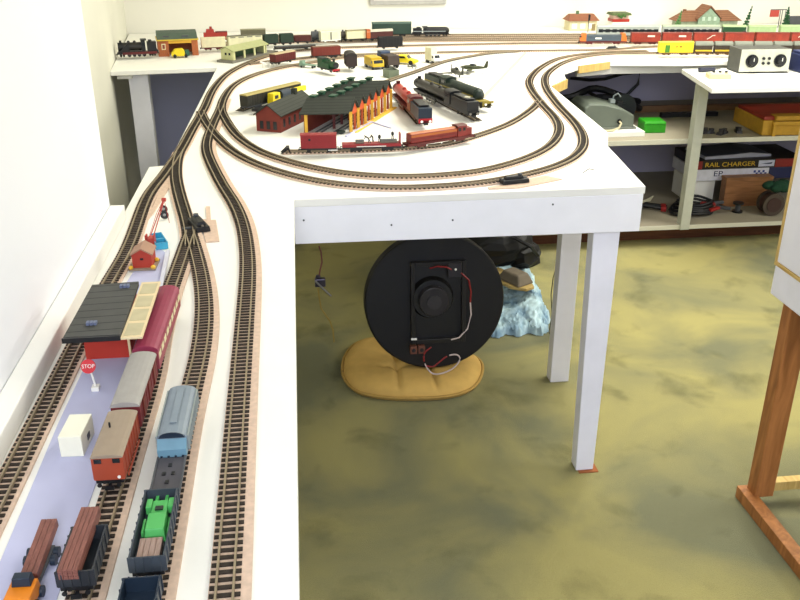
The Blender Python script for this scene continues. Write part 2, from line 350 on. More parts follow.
# bare cork strip and pads
def pad(label, pts, z=0.0028, name='cork_pad'):
    return tag(MB().prism([tuple(at(*p)[:2]) for p in pts], T+0.0001, T+z, 'z').build(name, cork), label, 'cork pad')
pad('bare tan cork strip with no rails on it, right of the streamlined engine', [(482, 97), (485.5, 98), (527, 53.2), (524, 53)], name='cork_strip')
pad('tan cork pad with a narrow tongue beside the black switch motor on the narrow arm', [(200, 220), (206.5, 220.5), (206, 207.5), (210, 207.5), (211, 221), (216, 221), (219.5, 242), (206, 243)])
pad('tan cork pad under the black switch motor at the front curve', [(488, 188.3), (489, 189.8), (520, 188.5), (562, 180), (545, 176.5), (520, 182)])
pad('tan cork patch in the fork of the track left of the hut crane', [(166, 177), (172, 184), (155, 212), (147, 222)])
def switch_motor(label, p, rz, S=1.0):
    c = at(*p); r = thing('switch_motor', label, 'switch motor', (c.x, c.y, T+0.0034), rz); r.scale = (S, S, S)
    b = MB(); b.box(-0.028, 0.028, -0.011, 0.011, 0, 0.008, tx=0.001, ty=0.001); b.box(-0.020, 0.018, -0.007, 0.007, 0.0085, 0.014, tx=0.002, ty=0.002)
    b.build('housing', black, r, 0.0008)
    MB().cyl((0.012, 0.0, 0.0146), (0.012, 0, 0.0175), 0.004, n=12).build('knob', dark_grey, r)
    box('throw_bar', dark_grey, r, -0.006, 0.0, 0.0114, 0.026, 0.001, 0.003)
    for x in (-0.024, 0.024): MB().cyl((x, 0, 0.0082), (x, 0, 0.0105), 0.002, n=8).build('screw', steel, r)
switch_motor('black switch motor on the cork pad at the fork on the narrow arm', (199, 228.5), math.radians(110), 1.35)
switch_motor('black switch motor beside the outer loop at the front edge of the peninsula', (514, 183.8), math.radians(12), 1.25)
switch_motor('black switch motor by the siding far back left of the yellow boxcar', (612, 50.2), math.radians(2))
# painted grey hard-standing between the tracks
pave = mat('pavement_card', '#bdbfdc', 0.7, var=0.06, scale=10)
tag(MB().prism([(-0.312, 0.35), (-0.248, 0.35), (-0.246, 0.80), (-0.242, 1.15), (-0.240, 1.36), P2(168, 254), P2(158, 249), P2(139, 264), (-0.312, 1.40), (-0.318, 1.0)], T+0.0004, T+0.0016, 'z').build('pavement_sheet', pave), 'flat pale grey pavement sheet laid between the wall track and the brake van track', 'pavement')
tag(MB().prism([P2(166, 254), P2(170, 253), P2(161, 300), P2(157, 300)], T+0.0018, T+0.007, 'z').build('kerb', mat('kerb_card', '#d3d4e0', 0.7)), 'low grey kerb along the pavement edge beside the little red hut', 'kerb')
# ================================================================ rolling stock builders (x along the vehicle, z=0 at the rail top)
whl = mat('wheel_metal', '#26241f', 0.5, 0.4)
def wheels(root, xs, r=0.0055, m=None):
    for x in xs:
        b = MB(); b.cyl((x, -0.0085, r), (x, 0.0085, r), 0.0012, n=8)
        for y in (-1, 1):
            b.cyl((x, y*0.0068, r), (x, y*0.0092, r), r, n=14); b.cyl((x, y*0.0092, r), (x, y*0.0096, r), r*0.35, n=8)
        b.build('wheelset', m or whl, root)
def couplers(root, L, z=0.009, buf=True):
    for s in (-1, 1):
        b = MB(); b.box(min(s*L/2, s*(L/2+0.006)), max(s*L/2, s*(L/2+0.006)), -0.0015, 0.0015, z-0.0025, z)
        b.box(min(s*(L/2+0.005), s*(L/2+0.007)), max(s*(L/2+0.005), s*(L/2+0.007)), -0.005, 0.005, z-0.004, z+0.001)
        if buf:
            for y in (-0.0105, 0.0105):
                b.cyl((s*L/2, y, z+0.001), (s*(L/2+0.004), y, z+0.001), 0.0014, n=8); b.cyl((s*(L/2+0.004), y, z+0.001), (s*(L/2+0.005), y, z+0.001), 0.0026, n=10)
        b.build('coupler', black, root)
def chassis(root, L, W=0.030, m=None, bogie=False):
    b = MB(); b.box(-L/2, L/2, -W/2, W/2, 0.0095, 0.0135)
    xs = (-L*0.33, -L*0.33+0.02, L*0.33-0.02, L*0.33) if bogie else (-L*0.28, L*0.28)
    for y in (-1, 1):
        ya, yb = sorted((y*0.0100, y*0.0122))
        if bogie:
            for sx in (-1, 1):
                cx = sx*(L*0.33-0.01); b.box(cx-0.016, cx+0.016, ya, yb, 0.0035, 0.0095)
        else:
            for x in xs: b.box(x-0.005, x+0.005, ya, yb, 0.003, 0.0095)
            b.box(-L*0.28, L*0.28, ya, yb, 0.0075, 0.0095)
    b.build('chassis', m or black, root); wheels(root, xs, 0.005); couplers(root, L)
def wroot(name, label, cat, a, b, group=None, z=None, L=None):
    """an empty at the rail top between two track points (pixels or world), heading from a to b"""
    f = lambda p: at(p[0], p[1], ZR) if len(p) == 2 else Vector((p[0], p[1], ZR))
    c, h, l = span(f(a), f(b)); r = thing(name, label, cat, (c.x, c.y, ZR if z is None else z), h, group); return r, (L or l-0.012)
def arc(W, z0, rise, n=9): return [(W/2*math.cos(PI*i/(n-1)), z0+rise*math.sin(PI*i/(n-1))) for i in range(n)]
def van(name, label, cat, a, b, body, roof, H=0.034, W=0.032, rise=0.004, bogie=False, group=None, windows=None, ribs=True, door=None, und=None, over=0.001, L=None):
    r, L = wroot(name, label, cat, a, b, group, L=L); chassis(r, L, m=und, bogie=bogie)
    m = MB().box(-L/2, L/2, -W/2, W/2, 0.0137, 0.0137+H)
    if ribs:
        n = max(3, int(L/0.012))
        for k in range(n+1):
            x = -L/2+0.001+(L-0.002)*k/n
            for y in (-1, 1): m.box(x-0.0006, x+0.0006, min(y*W/2, y*(W/2+0.0007)), max(y*W/2, y*(W/2+0.0007)), 0.0145, 0.0135+H)
    m.build('body', body, r)
    pr = [(W/2+over, 0.0137+H)]+arc(W+2*over, 0.0137+H+0.0008, rise)+[(-W/2-over, 0.0137+H)]
    MB().prism(pr, -L/2-over, L/2+over, 'x').build('roof', roof, r)
    if windows:
        wm, n, z0, z1 = windows
        for k in range(n):
            x = -L/2+L*(k+0.5)/n; w = L/n*0.32
            for y in (-1, 1):
                box('window', wm, r, x-w, x+w, min(y*W/2, y*(W/2+0.0006)), max(y*W/2, y*(W/2+0.0006)), 0.0137+H*z0, 0.0137+H*z1)
    if door:
        for y in (-1, 1): box('door', door, r, -0.009, 0.009, min(y*W/2, y*(W/2+0.0010)), max(y*W/2, y*(W/2+0.0010)), 0.0145, 0.0125+H)
    return r, L
def open_wagon(name, label, a, b, body, H=0.018, W=0.034, group=None, floor_m=None, bogie=False):
    r, L = wroot(name, label, 'wagon', a, b, group); chassis(r, L, bogie=bogie)
    m = MB(); t = 0.0016
    m.box(-L/2, L/2, -W/2, W/2, 0.0137, 0.0155)
    for y in (-1, 1): m.box(-L/2, L/2, min(y*W/2, y*(W/2-t)), max(y*W/2, y*(W/2-t)), 0.0155, 0.0155+H)
    for x in (-1, 1): m.box(min(x*L/2, x*(L/2-t)), max(x*L/2, x*(L/2-t)), -W/2+t, W/2-t, 0.0155, 0.0155+H)
    n = max(4, int(L/0.013))
    for k in range(n+1):
        x = -L/2+0.001+(L-0.002)*k/n
        for y in (-1, 1): m.box(x-0.0007, x+0.0007, min(y*W/2, y*(W/2+0.001)), max(y*W/2, y*(W/2+0.001)), 0.014, 0.0155+H)
    for y in (-0.012, -0.004, 0.004, 0.012):
        for x in (-1, 1): m.box(min(x*L/2, x*(L/2+0.001)), max(x*L/2, x*(L/2+0.001)), y-0.0007, y+0.0007, 0.014, 0.0155+H)
    m.build('body', body, r)
    return r, L
def hopper_gondola(name, label, a, b, body, load, group=None, H=0.022):
    r, L = open_wagon(name, label, a, b, body, H=H, group=group)
    MB().prism([(-0.014, 0.0157), (0.014, 0.0157), (0.014, 0.0155+H*0.8), (0.006, 0.0155+H*1.05), (-0.006, 0.0155+H*1.05), (-0.014, 0.0155+H*0.8)], -L/2+0.003, L/2-0.003, 'x').build('load', load, r); return r
def steam(name, label, a, b, boiler, cab, tender, frame, streamlined=False, tender_first=False, H=0.043, stripe=None, group=None, beam=None, L=None, deck=None, nose_set=0.0):
    """engine with its cab end and tender towards b"""
    r, L = wroot(name, label, 'locomotive', a, b, group, L=L)
    fr = MB(); fr.box(-L/2, L/2, -0.012, 0.012, 0.009, 0.015); fr.box(-L/2+0.004, L*0.18, -0.0155, 0.0155, 0.0155, 0.0170); fr.build('frame', frame, r)
    x0 = -L/2+0.006+nose_set; x1 = L*0.10
    if nose_set:
        box('front_beam', beam or frame, r, -L/2, -L/2+0.004, -0.0155, 0.0155, 0.009, 0.021)
        box('front_deck', stripe or frame, r, -L/2+0.025, x0, -0.0150, 0.0150, 0.0152, 0.0185)
        for y in (-0.0095, 0.0095): MB().cyl((-L/2, y, 0.0145), (-L/2-0.006, y, 0.0145), 0.0018, 0.0032, n=10).build('buffer', white_p, r)
    if streamlined:
        MB().prism([(-0.015, 0.0175), (0.015, 0.0175), (0.0155, 0.030)]+[(0.0155*math.cos(t), 0.030+0.016*math.sin(t)) for t in [PI*i/10 for i in range(1, 10)]]+[(-0.0155, 0.030)], x0+0.01, x1, 'x').build('boiler', boiler, r, smooth=False)
        MB().ell((x0+0.01, 0, 0.027), (0.018, 0.0152, 0.018), 16, 10).build('nose', boiler, r, smooth=True)
    else:
        MB().cyl((x0, 0, 0.031), (x1, 0, 0.031), 0.0125, n=20).build('boiler', boiler, r)
        MB().cyl((x0-0.003, 0, 0.031), (x0+0.018, 0, 0.031), 0.0132, n=20).build('smokebox', frame, r)
        b_ = MB(); b_.cyl((x0+0.010, 0, 0.042), (x0+0.010, 0, 0.050), 0.0045, 0.0055, n=14); b_.build('chimney', frame, r)
        for k, fx in enumerate((0.45, 0.72)): MB().ell((x0+(x1-x0)*fx, 0, 0.043), (0.007, 0.0055, 0.006), 12, 8).build('dome', boiler, r, smooth=True)
    cx1 = x1+L*0.10
    cb = box('cab', cab, r, x1, cx1, -0.0155, 0.0155, 0.0172, 0.0172+H*0.68, 0.0005)
    MB().prism([(0.0165, 0.0175+H*0.68)]+arc(0.033, 0.0175+H*0.68, 0.005)+[(-0.0165, 0.0175+H*0.68)], x1-0.002, cx1+0.006, 'x').build('cab_roof', frame if not streamlined else cab, r)
    for y in (-1, 1): box('cab_window', glass_d, r, x1+L*0.025, cx1-L*0.02, min(y*0.0155, y*0.0160), max(y*0.0155, y*0.0160), 0.034, 0.042)
    t0 = cx1+0.008
    tb = box('tender', tender, r, t0, L/2-0.004, -0.0155, 0.0155, 0.0155, 0.0155+H*0.62, 0.0012)
    box('coal', deck or black, r, t0+0.006, L/2-0.022, -0.0115, 0.0115, 0.0157+H*0.62, 0.0157+H*0.62+0.005, 0.002)
    box('buffer_beam', beam or frame, r, L/2-0.0038, L/2, -0.0155, 0.0155, 0.009, 0.019)
    for y in (-0.0095, 0.0095): MB().cyl((L/2, y, 0.0135), (L/2+0.006, y, 0.0135), 0.0018, 0.0032, n=10).build('buffer', white_p if beam else steel, r)
    n = 4; R0 = 0.0092
    for k in range(n):
        x = -L*0.22+k*0.021
        b_ = MB()
        for y in (-1, 1): b_.cyl((x, y*0.0125, R0), (x, y*0.0148, R0), R0, n=18)
        b_.cyl((x, -0.0125, R0), (x, 0.0125, R0), 0.0015, n=8); b_.build('driving_wheel', frame, r)
    for y in (-1, 1): box('side_rod', steel, r, -L*0.22-0.003, -L*0.22+0.066, min(y*0.0150, y*0.0160), max(y*0.0150, y*0.0160), 0.0075, 0.0095)
    wheels(r, (-L*0.43, -L*0.36, L*0.30, L*0.36, L*0.42), 0.005)
    if stripe:
        for y in (-1, 1): box('stripe', stripe, r, x0+0.012, L/2-0.006, min(y*0.0157, y*0.0163), max(y*0.0157, y*0.0163), 0.024, 0.0275)
    couplers(r, L, buf=False)
    return r, L
def diesel(name, label, a, b, body, cab, frame, stripe=None, ends=None, H=0.030, cab_at=0.30, group=None, centre=None, roof=None):
    r, L = wroot(name, label, 'locomotive', a, b, group); chassis(r, L, 0.031, m=frame, bogie=True)
    box('deck', frame, r, -L/2, L/2, -0.0160, 0.0160, 0.0137, 0.0160)
    W = 0.026 if ends is None else 0.031
    box('hood', centre or body, r, -L/2+0.010, L*cab_at if ends is None else L/2-0.010, -W/2, W/2, 0.0162, 0.0162+H*0.80, 0.0012)
    if ends is None:
        box('hood', body, r, L*cab_at+0.0315, L/2-0.008, -W/2, W/2, 0.0162, 0.0162+H*0.70, 0.0012)
        box('cab', cab, r, L*cab_at+0.0005, L*cab_at+0.031, -0.0155, 0.0155, 0.0162, 0.0162+H*0.95, 0.0006)
        MB().prism([(0.0165, 0.0164+H*0.95)]+arc(0.033, 0.0164+H*0.95, 0.003)+[(-0.0165, 0.0164+H*0.95)], L*cab_at-0.001, L*cab_at+0.0325, 'x').build('cab_roof', roof or frame, r)
        for y in (-1, 1):
            for dx in (0.007, 0.022): box('cab_window', glass_d, r, L*cab_at+dx-0.004, L*cab_at+dx+0.004, min(y*0.0155, y*0.0161), max(y*0.0155, y*0.0161), 0.0162+H*0.5, 0.0162+H*0.8)
        for dx, s in ((-0.0003, -1), (0.0311, 1)):
            for y in (-0.008, 0.008): box('cab_window', glass_d, r, L*cab_at+dx, L*cab_at+dx+0.0006, y-0.004, y+0.004, 0.0162+H*0.78, 0.0162+H*0.92)
        MB().prism([(W/2-0.002, 0.0163+H*0.8), (0.004, 0.0163+H*0.9), (-0.004, 0.0163+H*0.9), (-W/2+0.002, 0.0163+H*0.8)], -L/2+0.012, L*cab_at-0.002, 'x').build('hood_top', stripe or body, r)
    else:
        for s in (-1, 1):
            e0, e1 = sorted((s*(L/2-0.028), s*(L/2-0.002)))
            bx = MB().prism([(e0, 0.0162), (e1, 0.0162), (e1 if s < 0 else e1-0.0, 0.030), (e1-0.008 if s > 0 else e1, 0.0165+H), (e0 if s > 0 else e0+0.008, 0.0165+H), (e0, 0.030)], -0.0160, 0.0160, 'y').build('cab', ends, r)
            fx = s*(L/2-0.004)
            for y in (-0.008, 0.008): box('cab_window', glass_d, r, fx-0.002, fx+0.002, y-0.005, y+0.005, 0.033, 0.040)
    if stripe:
        for y in (-1, 1):
            box('stripe', stripe, r, -L/2+0.011, (L*cab_at-0.001) if ends is None else L/2-0.03, min(y*W/2, y*(W/2+0.0006)), max(y*W/2, y*(W/2+0.0006)), 0.0162+H*0.52, 0.0162+H*0.74)
    rl = MB()
    for y in (-0.0155, 0.0155):
        for x in (-L/2+0.002, -L*0.25, 0, L*0.2, L/2-0.002): rl.cyl((x, y, 0.016), (x, y, 0.026), 0.0005, n=5)
        if ends is None: rl.cyl((-L/2+0.002, y, 0.026), (L*0.28, y, 0.026), 0.0005, n=5)
    if ends is None: rl.build('handrail', frame, r)
    for k in (-0.22, 0, 0.2):
        for y in (-1, 1): MB().cyl((k*L, y*0.0123, 0.006), (k*L, y*0.0131, 0.006), 0.0022, n=10).build('axle_box', white_p, r)
    return r, L
# ================================================================ wagons on the narrow arm
grey_roof = mat('grey_roof', '#a09c96', 0.6, var=0.06, scale=80); tan_roof = mat('tan_roof', '#9b8a76', 0.6, var=0.06, scale=80)
brake_red = mat('brake_red', '#a3452c', 0.5, var=0.08); van_red = mat('van_red', '#7c3134', 0.55)
r, L = van('brake_van', 'orange-red brake van with a brownish grey roof, behind the black timber wagon', 'wagon', (-0.222, 0.826, 0), (-0.2195, 0.932, 0), brake_red, tan_roof, H=0.029, W=0.033, rise=0.0035)
for y in (-1, 1):
    b = MB(); b.box(-L/2+0.012, L/2-0.012, min(y*0.0188, y*0.0172), max(y*0.0188, y*0.0172), 0.010, 0.0125); b.build('footboard', brake_red, r)
MB().cyl((-L/2-0.0006, -0.011, 0.018), (-L/2-0.002, -0.011, 0.018), 0.0018, n=10).build('tail_lamp', white_p, r)
for y in (-0.010, 0.010): box('end_window', glass_d, r, -L/2-0.0008, -L/2-0.0002, y-0.004, y+0.004, 0.036, 0.0415)
MB().cyl((0.01, 0.007, 0.045), (0.01, 0.007, 0.053), 0.0012, n=8).build('stove_pipe', black, r)
r, L = van('bogie_van', 'dark red van with a long pale grey roof, between brake van and maroon coach', 'wagon', (-0.2195, 0.934, 0), (-0.2165, 1.078, 0), van_red, grey_roof, H=0.029, W=0.033, rise=0.006, bogie=True, over=0.0012)
for k in (-0.3, 0, 0.3): box('side_door', brownred, r, k*L-0.006, k*L+0.006, -0.0183, -0.0166, 0.016, 0.040)
coach_roof = mat('coach_roof', '#8f2f4a', 0.55, var=0.1, scale=60); coach_side = mat('coach_side', '#a04a55', 0.5)
r, L = van('coach', 'maroon railcar coach with cream windows, half under the goods shed canopy', 'coach', (-0.2165, 1.082, 0), (-0.2105, 1.306, 0), coach_side, coach_roof, H=0.027, W=0.034, rise=0.008, bogie=True, ribs=False, windows=(cream, 9, 0.5, 0.82), over=0.0005)
box('end_window', mat('pale_window', '#c9b7cc', 0.4), r, -L/2-0.0012, -L/2-0.0002, -0.009, 0.009, 0.030, 0.040)
for y in (-0.010, 0.010): MB().cyl((-L/2-0.0004, y, 0.020), (-L/2-0.002, y, 0.020), 0.0022, n=10).build('marker_lamp', red, r)
# black open wagon with timber
open_wagon('open_wagon', 'black open wagon loaded with a long bundle of brown timber, lower left', (-0.2225, 0.658, 0), (-0.2215, 0.737, 0), mat('wagon_black', '#1d2126', 0.45, col2='#2c3036'), H=0.016)
timber = wood('timber', '#8d5a4e', '#6a3f36', 60, (1, 10, 10))
def plank_load(name, label, c, rz, tilt, L, nx, nz, w, h, m=timber, group=None):
    r = thing(name, label, 'timber load', c, rz, group)
    for k in range(nz):
        for i in range(nx):
            y = (i-(nx-1)/2)*w
            MB().box(-L/2, L/2, y-w*0.47, y+w*0.47, k*h+0.0002, (k+1)*h, R(0, 0, 0, ry=tilt)).build('plank', m, r, 0.0003)
    return r
plank_load('timber_bundle', 'long bundle of brown planks lying in the black wagon, overhanging its far end', (-0.2255, 0.707, ZR+0.0255), math.radians(87), math.radians(-3), 0.088, 4, 3, 0.0046, 0.004)
# hopper, flat wagon, open wagon with green load on the right branch
hop = mat('hopper_grey', '#7f8b95', 0.5, var=0.08, scale=60); hopd = mat('hopper_end', '#6c93a6', 0.5)
r, L = wroot('hopper_wagon', 'blue-grey covered hopper wagon at the head of the right branch', 'wagon', (-0.158, 0.862, 0), (-0.1565, 0.995, 0)); chassis(r, L, bogie=True)
pr = [(0.0165, 0.0140), (0.0175, 0.034)]+arc(0.033, 0.0345, 0.006)+[(-0.0175, 0.034), (-0.0165, 0.0140)]
MB().prism(pr, -L/2+0.010, L/2, 'x').build('body', hop, r)
MB().prism([(-L/2, 0.0140), (-L/2+0.0098, 0.0140), (-L/2+0.0098, 0.033), (-L/2, 0.024)], -0.0165, 0.0165, 'y').build('end_slope', hopd, r)
MB().prism([(0.0150, 0.0345)]+arc(0.028, 0.036, 0.0055)+[(-0.0150, 0.0345)], -L/2+0.0085, -L/2+0.0097, 'x').build('end_hood', blue_b, r)
n = 11
for y in (-1, 1):
    b = MB()
    for k in range(n):
        x = -L/2+0.014+(L-0.018)*k/(n-1); b.box(x-0.0009, x+0.0009, min(y*0.0172, y*0.0192), max(y*0.0172, y*0.0192), 0.015, 0.034)
    b.box(-L/2+0.012, L/2-0.002, min(y*0.0172, y*0.0188), max(y*0.0172, y*0.0188), 0.0335, 0.0350).build('side_ribs', silver, r)
b = MB(); b.box(-L/2+0.03, L/2-0.01, -0.004, 0.004, 0.0412, 0.0422); b.build('roof_walk', hop, r)
b = MB()
for y in (-0.012, -0.004, 0.004, 0.012): b.box(-L/2-0.002, -L/2, y-0.0012, y+0.0012, 0.008, 0.0165)
b.build('end_ribs', blue_b, r)
r, L = wroot('flat_wagon', 'low dark grey flat wagon with empty sockets, between the grey hopper and the green load', 'wagon', (-0.158, 0.792, 0), (-0.158, 0.866, 0)); L += 0.010; chassis(r, L, bogie=False)
flat_m = mat('flat_grey', '#4c4a50', 0.6); box('deck', flat_m, r, -L/2, L/2, -0.0165, 0.0165, 0.0137, 0.0158, 0.0004)
for y in (-0.0155, 0.0155): box('side_rail', dark_grey, r, -L/2, L/2, y-0.001, y+0.001, 0.016, 0.0178)
for x, y in ((-0.012, 0), (0.004, -0.005), (0.004, 0.005), (0.02, 0)): box('socket', black, r, x-0.003, x+0.003, y-0.002, y+0.002, 0.0160, 0.0168)
open_wagon('open_wagon', 'dark blue-grey open wagon carrying a bright green tractor and brown boards', (-0.159, 0.670, 0), (-0.158, 0.790, 0), mat('wagon_slate', '#3b434c', 0.5, var=0.2), H=0.016)
gt = mat('tractor_green', '#4fae5a', 0.45, var=0.08, scale=80)
r = thing('green_tractor', 'bright green toy tractor without wheels lying in the slate open wagon', 'toy tractor', (-0.1575, 0.746, ZR+0.0158), math.radians(90))
MB().box(-0.030, 0.004, -0.011, 0.011, 0.0, 0.014, tx=0.004, ty=0.002).build('hood', gt, r, 0.001)
for y0, y1 in ((-0.014, -0.0112), (0.0112, 0.014)): MB().box(-0.024, -0.002, y0, y1, 0.002, 0.009).build('mudguard', gt, r, 0.001)
MB().box(0.0045, 0.026, -0.008, 0.008, 0.0, 0.010).build('rear_body', gt, r, 0.001)
box('seat', dkgreen, r, 0.008, 0.014, -0.004, 0.004, 0.0102, 0.0118)
for y0, y1 in ((-0.0142, -0.0082), (0.0082, 0.0142)): MB().box(0.012, 0.027, y0, y1, 0.002, 0.012).build('wheel_arch', gt, r, 0.001)
for y in (-0.005, 0.005): MB().box(0.0262, 0.041, y-0.0016, y+0.0016, 0.004, 0.008).build('lift_arm', gt, r)
plank_load('board_stack', 'stack of light brown boards in the near end of the slate open wagon', (-0.1595, 0.697, ZR+0.0158), math.radians(90), 0, 0.032, 4, 3, 0.0055, 0.003, m=wood('board_tan', '#a88f84', '#8a6f62', 40, (1, 10, 10)))
open_wagon('open_wagon', 'dark blue-black wagon cut off by the bottom edge in front of the slate wagon', (-0.1595, 0.570, 0), (-0.159, 0.656, 0), blue_b, H=0.016)
# log lorry, container, stop sign, hut, crane
r = thing('log_lorry', 'orange toy lorry with a dark cab top and trailer at the bottom left corner', 'toy lorry', (-0.2745, 0.682, T+0.0017), math.radians(-92))
MB().box(-0.004, 0.028, -0.013, 0.013, 0.006, 0.020, tx=0.002, ty=0.001).build('body', mat('lorry_orange', '#e8871a', 0.45), r, 0.001)
MB().box(-0.003, 0.010, -0.009, 0.009, 0.0202, 0.029, tx=0.002, ty=0.001).build('cab', blue_b, r, 0.0008)
box('trailer', dark_grey, r, -0.062, -0.0045, -0.010, 0.010, 0.007, 0.0095)
for x in (0.019, 0.0, -0.044, -0.056):
    for y in (-1, 1):
        MB().cyl((x, y*0.0105, 0.0055), (x, y*0.0155, 0.0055), 0.0055, n=14).build('wheel', blue_b, r)
plank_load('log_bundle', 'three-wide stack of brown logs on the trailer behind the orange lorry', (-0.2725, 0.731, T+0.0130), math.radians(88), math.radians(-5), 0.075, 3, 2, 0.0054, 0.005)
r = thing('container', 'plain cream white container box standing on the pavement sheet', 'container', (-0.282, 0.944, T+0.0017), math.radians(-3))
MB().box(-0.0135, 0.0135, -0.026, 0.026, 0.0, 0.028).build('box', mat('container_cream', '#efeeda', 0.5, var=0.03), r, 0.0008)
box('label_plate', dark_grey, r, 0.0136, 0.0142, -0.004, 0.006, 0.008, 0.016)
r = thing('stop_sign', 'little round red stop sign on a leaning white post by the cream container', 'sign', (-0.2855, 1.080, T+0.0017))
box('base', white_p, r, -0.006, 0.004, -0.006, 0.006, 0, 0.006, 0.0005)
MB().cyl((-0.001, 0, 0.006), (-0.005, 0.001, 0.034), 0.0015, n=8).build('post', white_p, r)
MS = R(-0.006, -0.001, 0.037, rx=math.radians(70))
dk = MB(); dk.cyl((0, 0, -0.0008), (0, 0, 0.0008), 0.0098, n=28, M=MS); dk.build('disc', mat('sign_red', '#cf2531', 0.4), r)
text('lettering', 'STOP', 0.0075, white_p, r, MS @ Matrix.Translation((0, 0, 0.0009)), 0.0002, 0.95)
r = thing('red_hut', 'tiny red hut with a tan roof on a yellow-wheeled base beside the crane', 'hut', (-0.2860, 1.535, T+0.0020), math.radians(-2))
box('base', tan_roof, r, -0.024, 0.024, -0.022, 0.030, 0, 0.003)
MB().prism([(-0.0170, 0.0032), (0.0170, 0.0032), (0.0175, 0.028), (0, 0.038), (-0.0175, 0.028)], -0.015, 0.026, 'y').build('walls', mat('hut_red', '#b03a2a', 0.6), r)
MB().prism([(-0.0200, 0.0268), (0, 0.0385), (0.0200, 0.0268), (0.0200, 0.0295), (0, 0.0415), (-0.0200, 0.0295)], -0.017, 0.028, 'y').build('roof', mat('hut_roof', '#a8826a', 0.7), r)
box('window', black, r, -0.003, 0.003, -0.0156, -0.0152, 0.018, 0.022)
for x in (-0.020, 0.020):
    for y in (-0.020, 0.018): MB().ell((x, y, 0.006), (0.0045, 0.0045, 0.004), 10, 6).build('foot', mat('foot_yellow', '#e8b93a', 0.5), r, smooth=True)
cr = mat('crane_red', '#b5433a', 0.5)
r = thing('toy_crane', 'small red crane with a thin red jib pointing away, behind the red hut', 'toy crane', (-0.287, 1.645, T+0.0005), math.radians(84))
box('base', cr, r, -0.012, 0.014, -0.010, 0.010, 0.0, 0.004); MB().box(-0.010, 0.008, -0.006, 0.006, 0.0042, 0.020).build('cab', cr, r, 0.001)
for y0, y1 in ((-0.009, -0.0062), (0.0062, 0.009)): MB().box(-0.012, 0.0, y0, y1, 0.008, 0.026).build('winch', cr, r)
for y in (-0.003, 0.003): MB().cyl((0.006, y, 0.018), (0.112, y*0.3-0.004, 0.060), 0.0012, n=6).build('jib', cr, r)
MB().tube([(-0.006, 0, 0.026), (0.06, 0, 0.048), (0.110, -0.004, 0.0615)], 0.0006, 5).build('cable', cr, r)
MB().cyl((0.111, -0.008, 0.060), (0.111, 0.0, 0.060), 0.004, n=12).build('pulley', cr, r)
MB().tube([(0.113, -0.004, 0.058), (0.1125, -0.007, 0.035), (0.1115, -0.010, 0.010)], 0.0006, 5).build('hook_line', cr, r)
for p, w in (((164.5, 212.5), 'farther'), ((165.5, 218.5), 'nearer')):
    c = at(*p); q = thing('spare_wheel', w+' of the two black wheels lying below the tip of the red crane jib', 'wheel', (c.x, c.y-0.004, T+0.0085)); q.rotation_euler = (math.radians(66), 0, 0)
    MB().cyl((0, 0, 0), (0, 0, 0.006), 0.0085, n=18).build('tyre', black, q, 0.001); MB().cyl((0, 0, 0.0062), (0, 0, 0.0075), 0.0035, 0.0025, n=12).build('hub', steel, q)
cy_m = mat('skip_cyan', '#46aed0', 0.3, var=0.1)
c = at(160, 243); r = thing('blue_skip', 'small bright blue open skip beside the red toy crane', 'skip', (c.x, c.y-0.01, T+0.0008), math.radians(108)); r.scale = (1.0, 0.85, 1)
m = MB(); m.box(-0.030, 0.030, -0.012, 0.012, 0, 0.002); 
for y in (-1, 1): m.box(-0.030, 0.030, min(y*0.012, y*0.0136), max(y*0.012, y*0.0136), 0, 0.014)
for x in (-1, 1): m.box(min(x*0.030, x*0.0315), max(x*0.030, x*0.0315), -0.0136, 0.0136, 0, 0.014)
m.build('tub', cy_m, r); box('rib', cy_m, r, -0.002, 0.002, -0.012, 0.012, 0.002, 0.012)
# goods shed over the wall track
gs_roof = stripes('shed_roof', '#4f4f4b', '#2a2a29', 44, 1, 0.8, 0.10)
r = thing('goods_shed', 'red goods shed with flat dark plank roof and cream canopy over the maroon coach', 'model building')
gz = T+0.073
shed_red = mat('shed_red', '#c23a2a', 0.55, var=0.08)
box('wall', shed_red, r, -0.3175, -0.2555, 1.172, 1.280, T+0.0017, gz-0.0035)
MB().add([(-0.3235, 1.100, gz-0.004), (-0.2475, 1.096, gz-0.004), (-0.2505, 1.282, gz-0.004), (-0.3205, 1.282, gz-0.004), (-0.3235, 1.100, gz+0.001), (-0.2475, 1.096, gz+0.003), (-0.2505, 1.282, gz+0.003), (-0.3205, 1.282, gz+0.001)],
    [(3, 2, 1, 0), (4, 5, 6, 7), (0, 1, 5, 4), (1, 2, 6, 5), (2, 3, 7, 6), (3, 0, 4, 7)]).build('roof', gs_roof, r)
box('roof_edge', black, r, -0.3240, -0.2475, 1.0925, 1.0955, gz-0.005, gz+0.002)
can = mat('canopy_cream', '#e3cfa4', 0.6, var=0.05); canp = mat('canopy_panel', '#c4b994', 0.5)
m = MB(); m.box(-0.2472, -0.2185, 1.093, 1.288, gz-0.004, gz-0.001); m.build('canopy', can, r)
m = MB()
for k in range(4): m.box(-0.2438, -0.2215, 1.099+k*0.0475, 1.137+k*0.0475, gz-0.0009, gz-0.0004)
m.build('canopy_panels', canp, r)
for x, y in ((-0.292, 1.133), (-0.268, 1.262)):
    m = MB(); 
    for k in range(3): m.box(x-0.007+k*0.005, x-0.003+k*0.005, y-0.004, y+0.004, gz+0.003, gz+0.007)
    m.build('roof_vent', mat('vent_blue', '#6d7690', 0.5), r)
for y in (1.12, 1.27): MB().cyl((-0.243, y, T+0.0017), (-0.243, y, gz-0.0042), 0.0018, n=8).build('canopy_post', can, r)

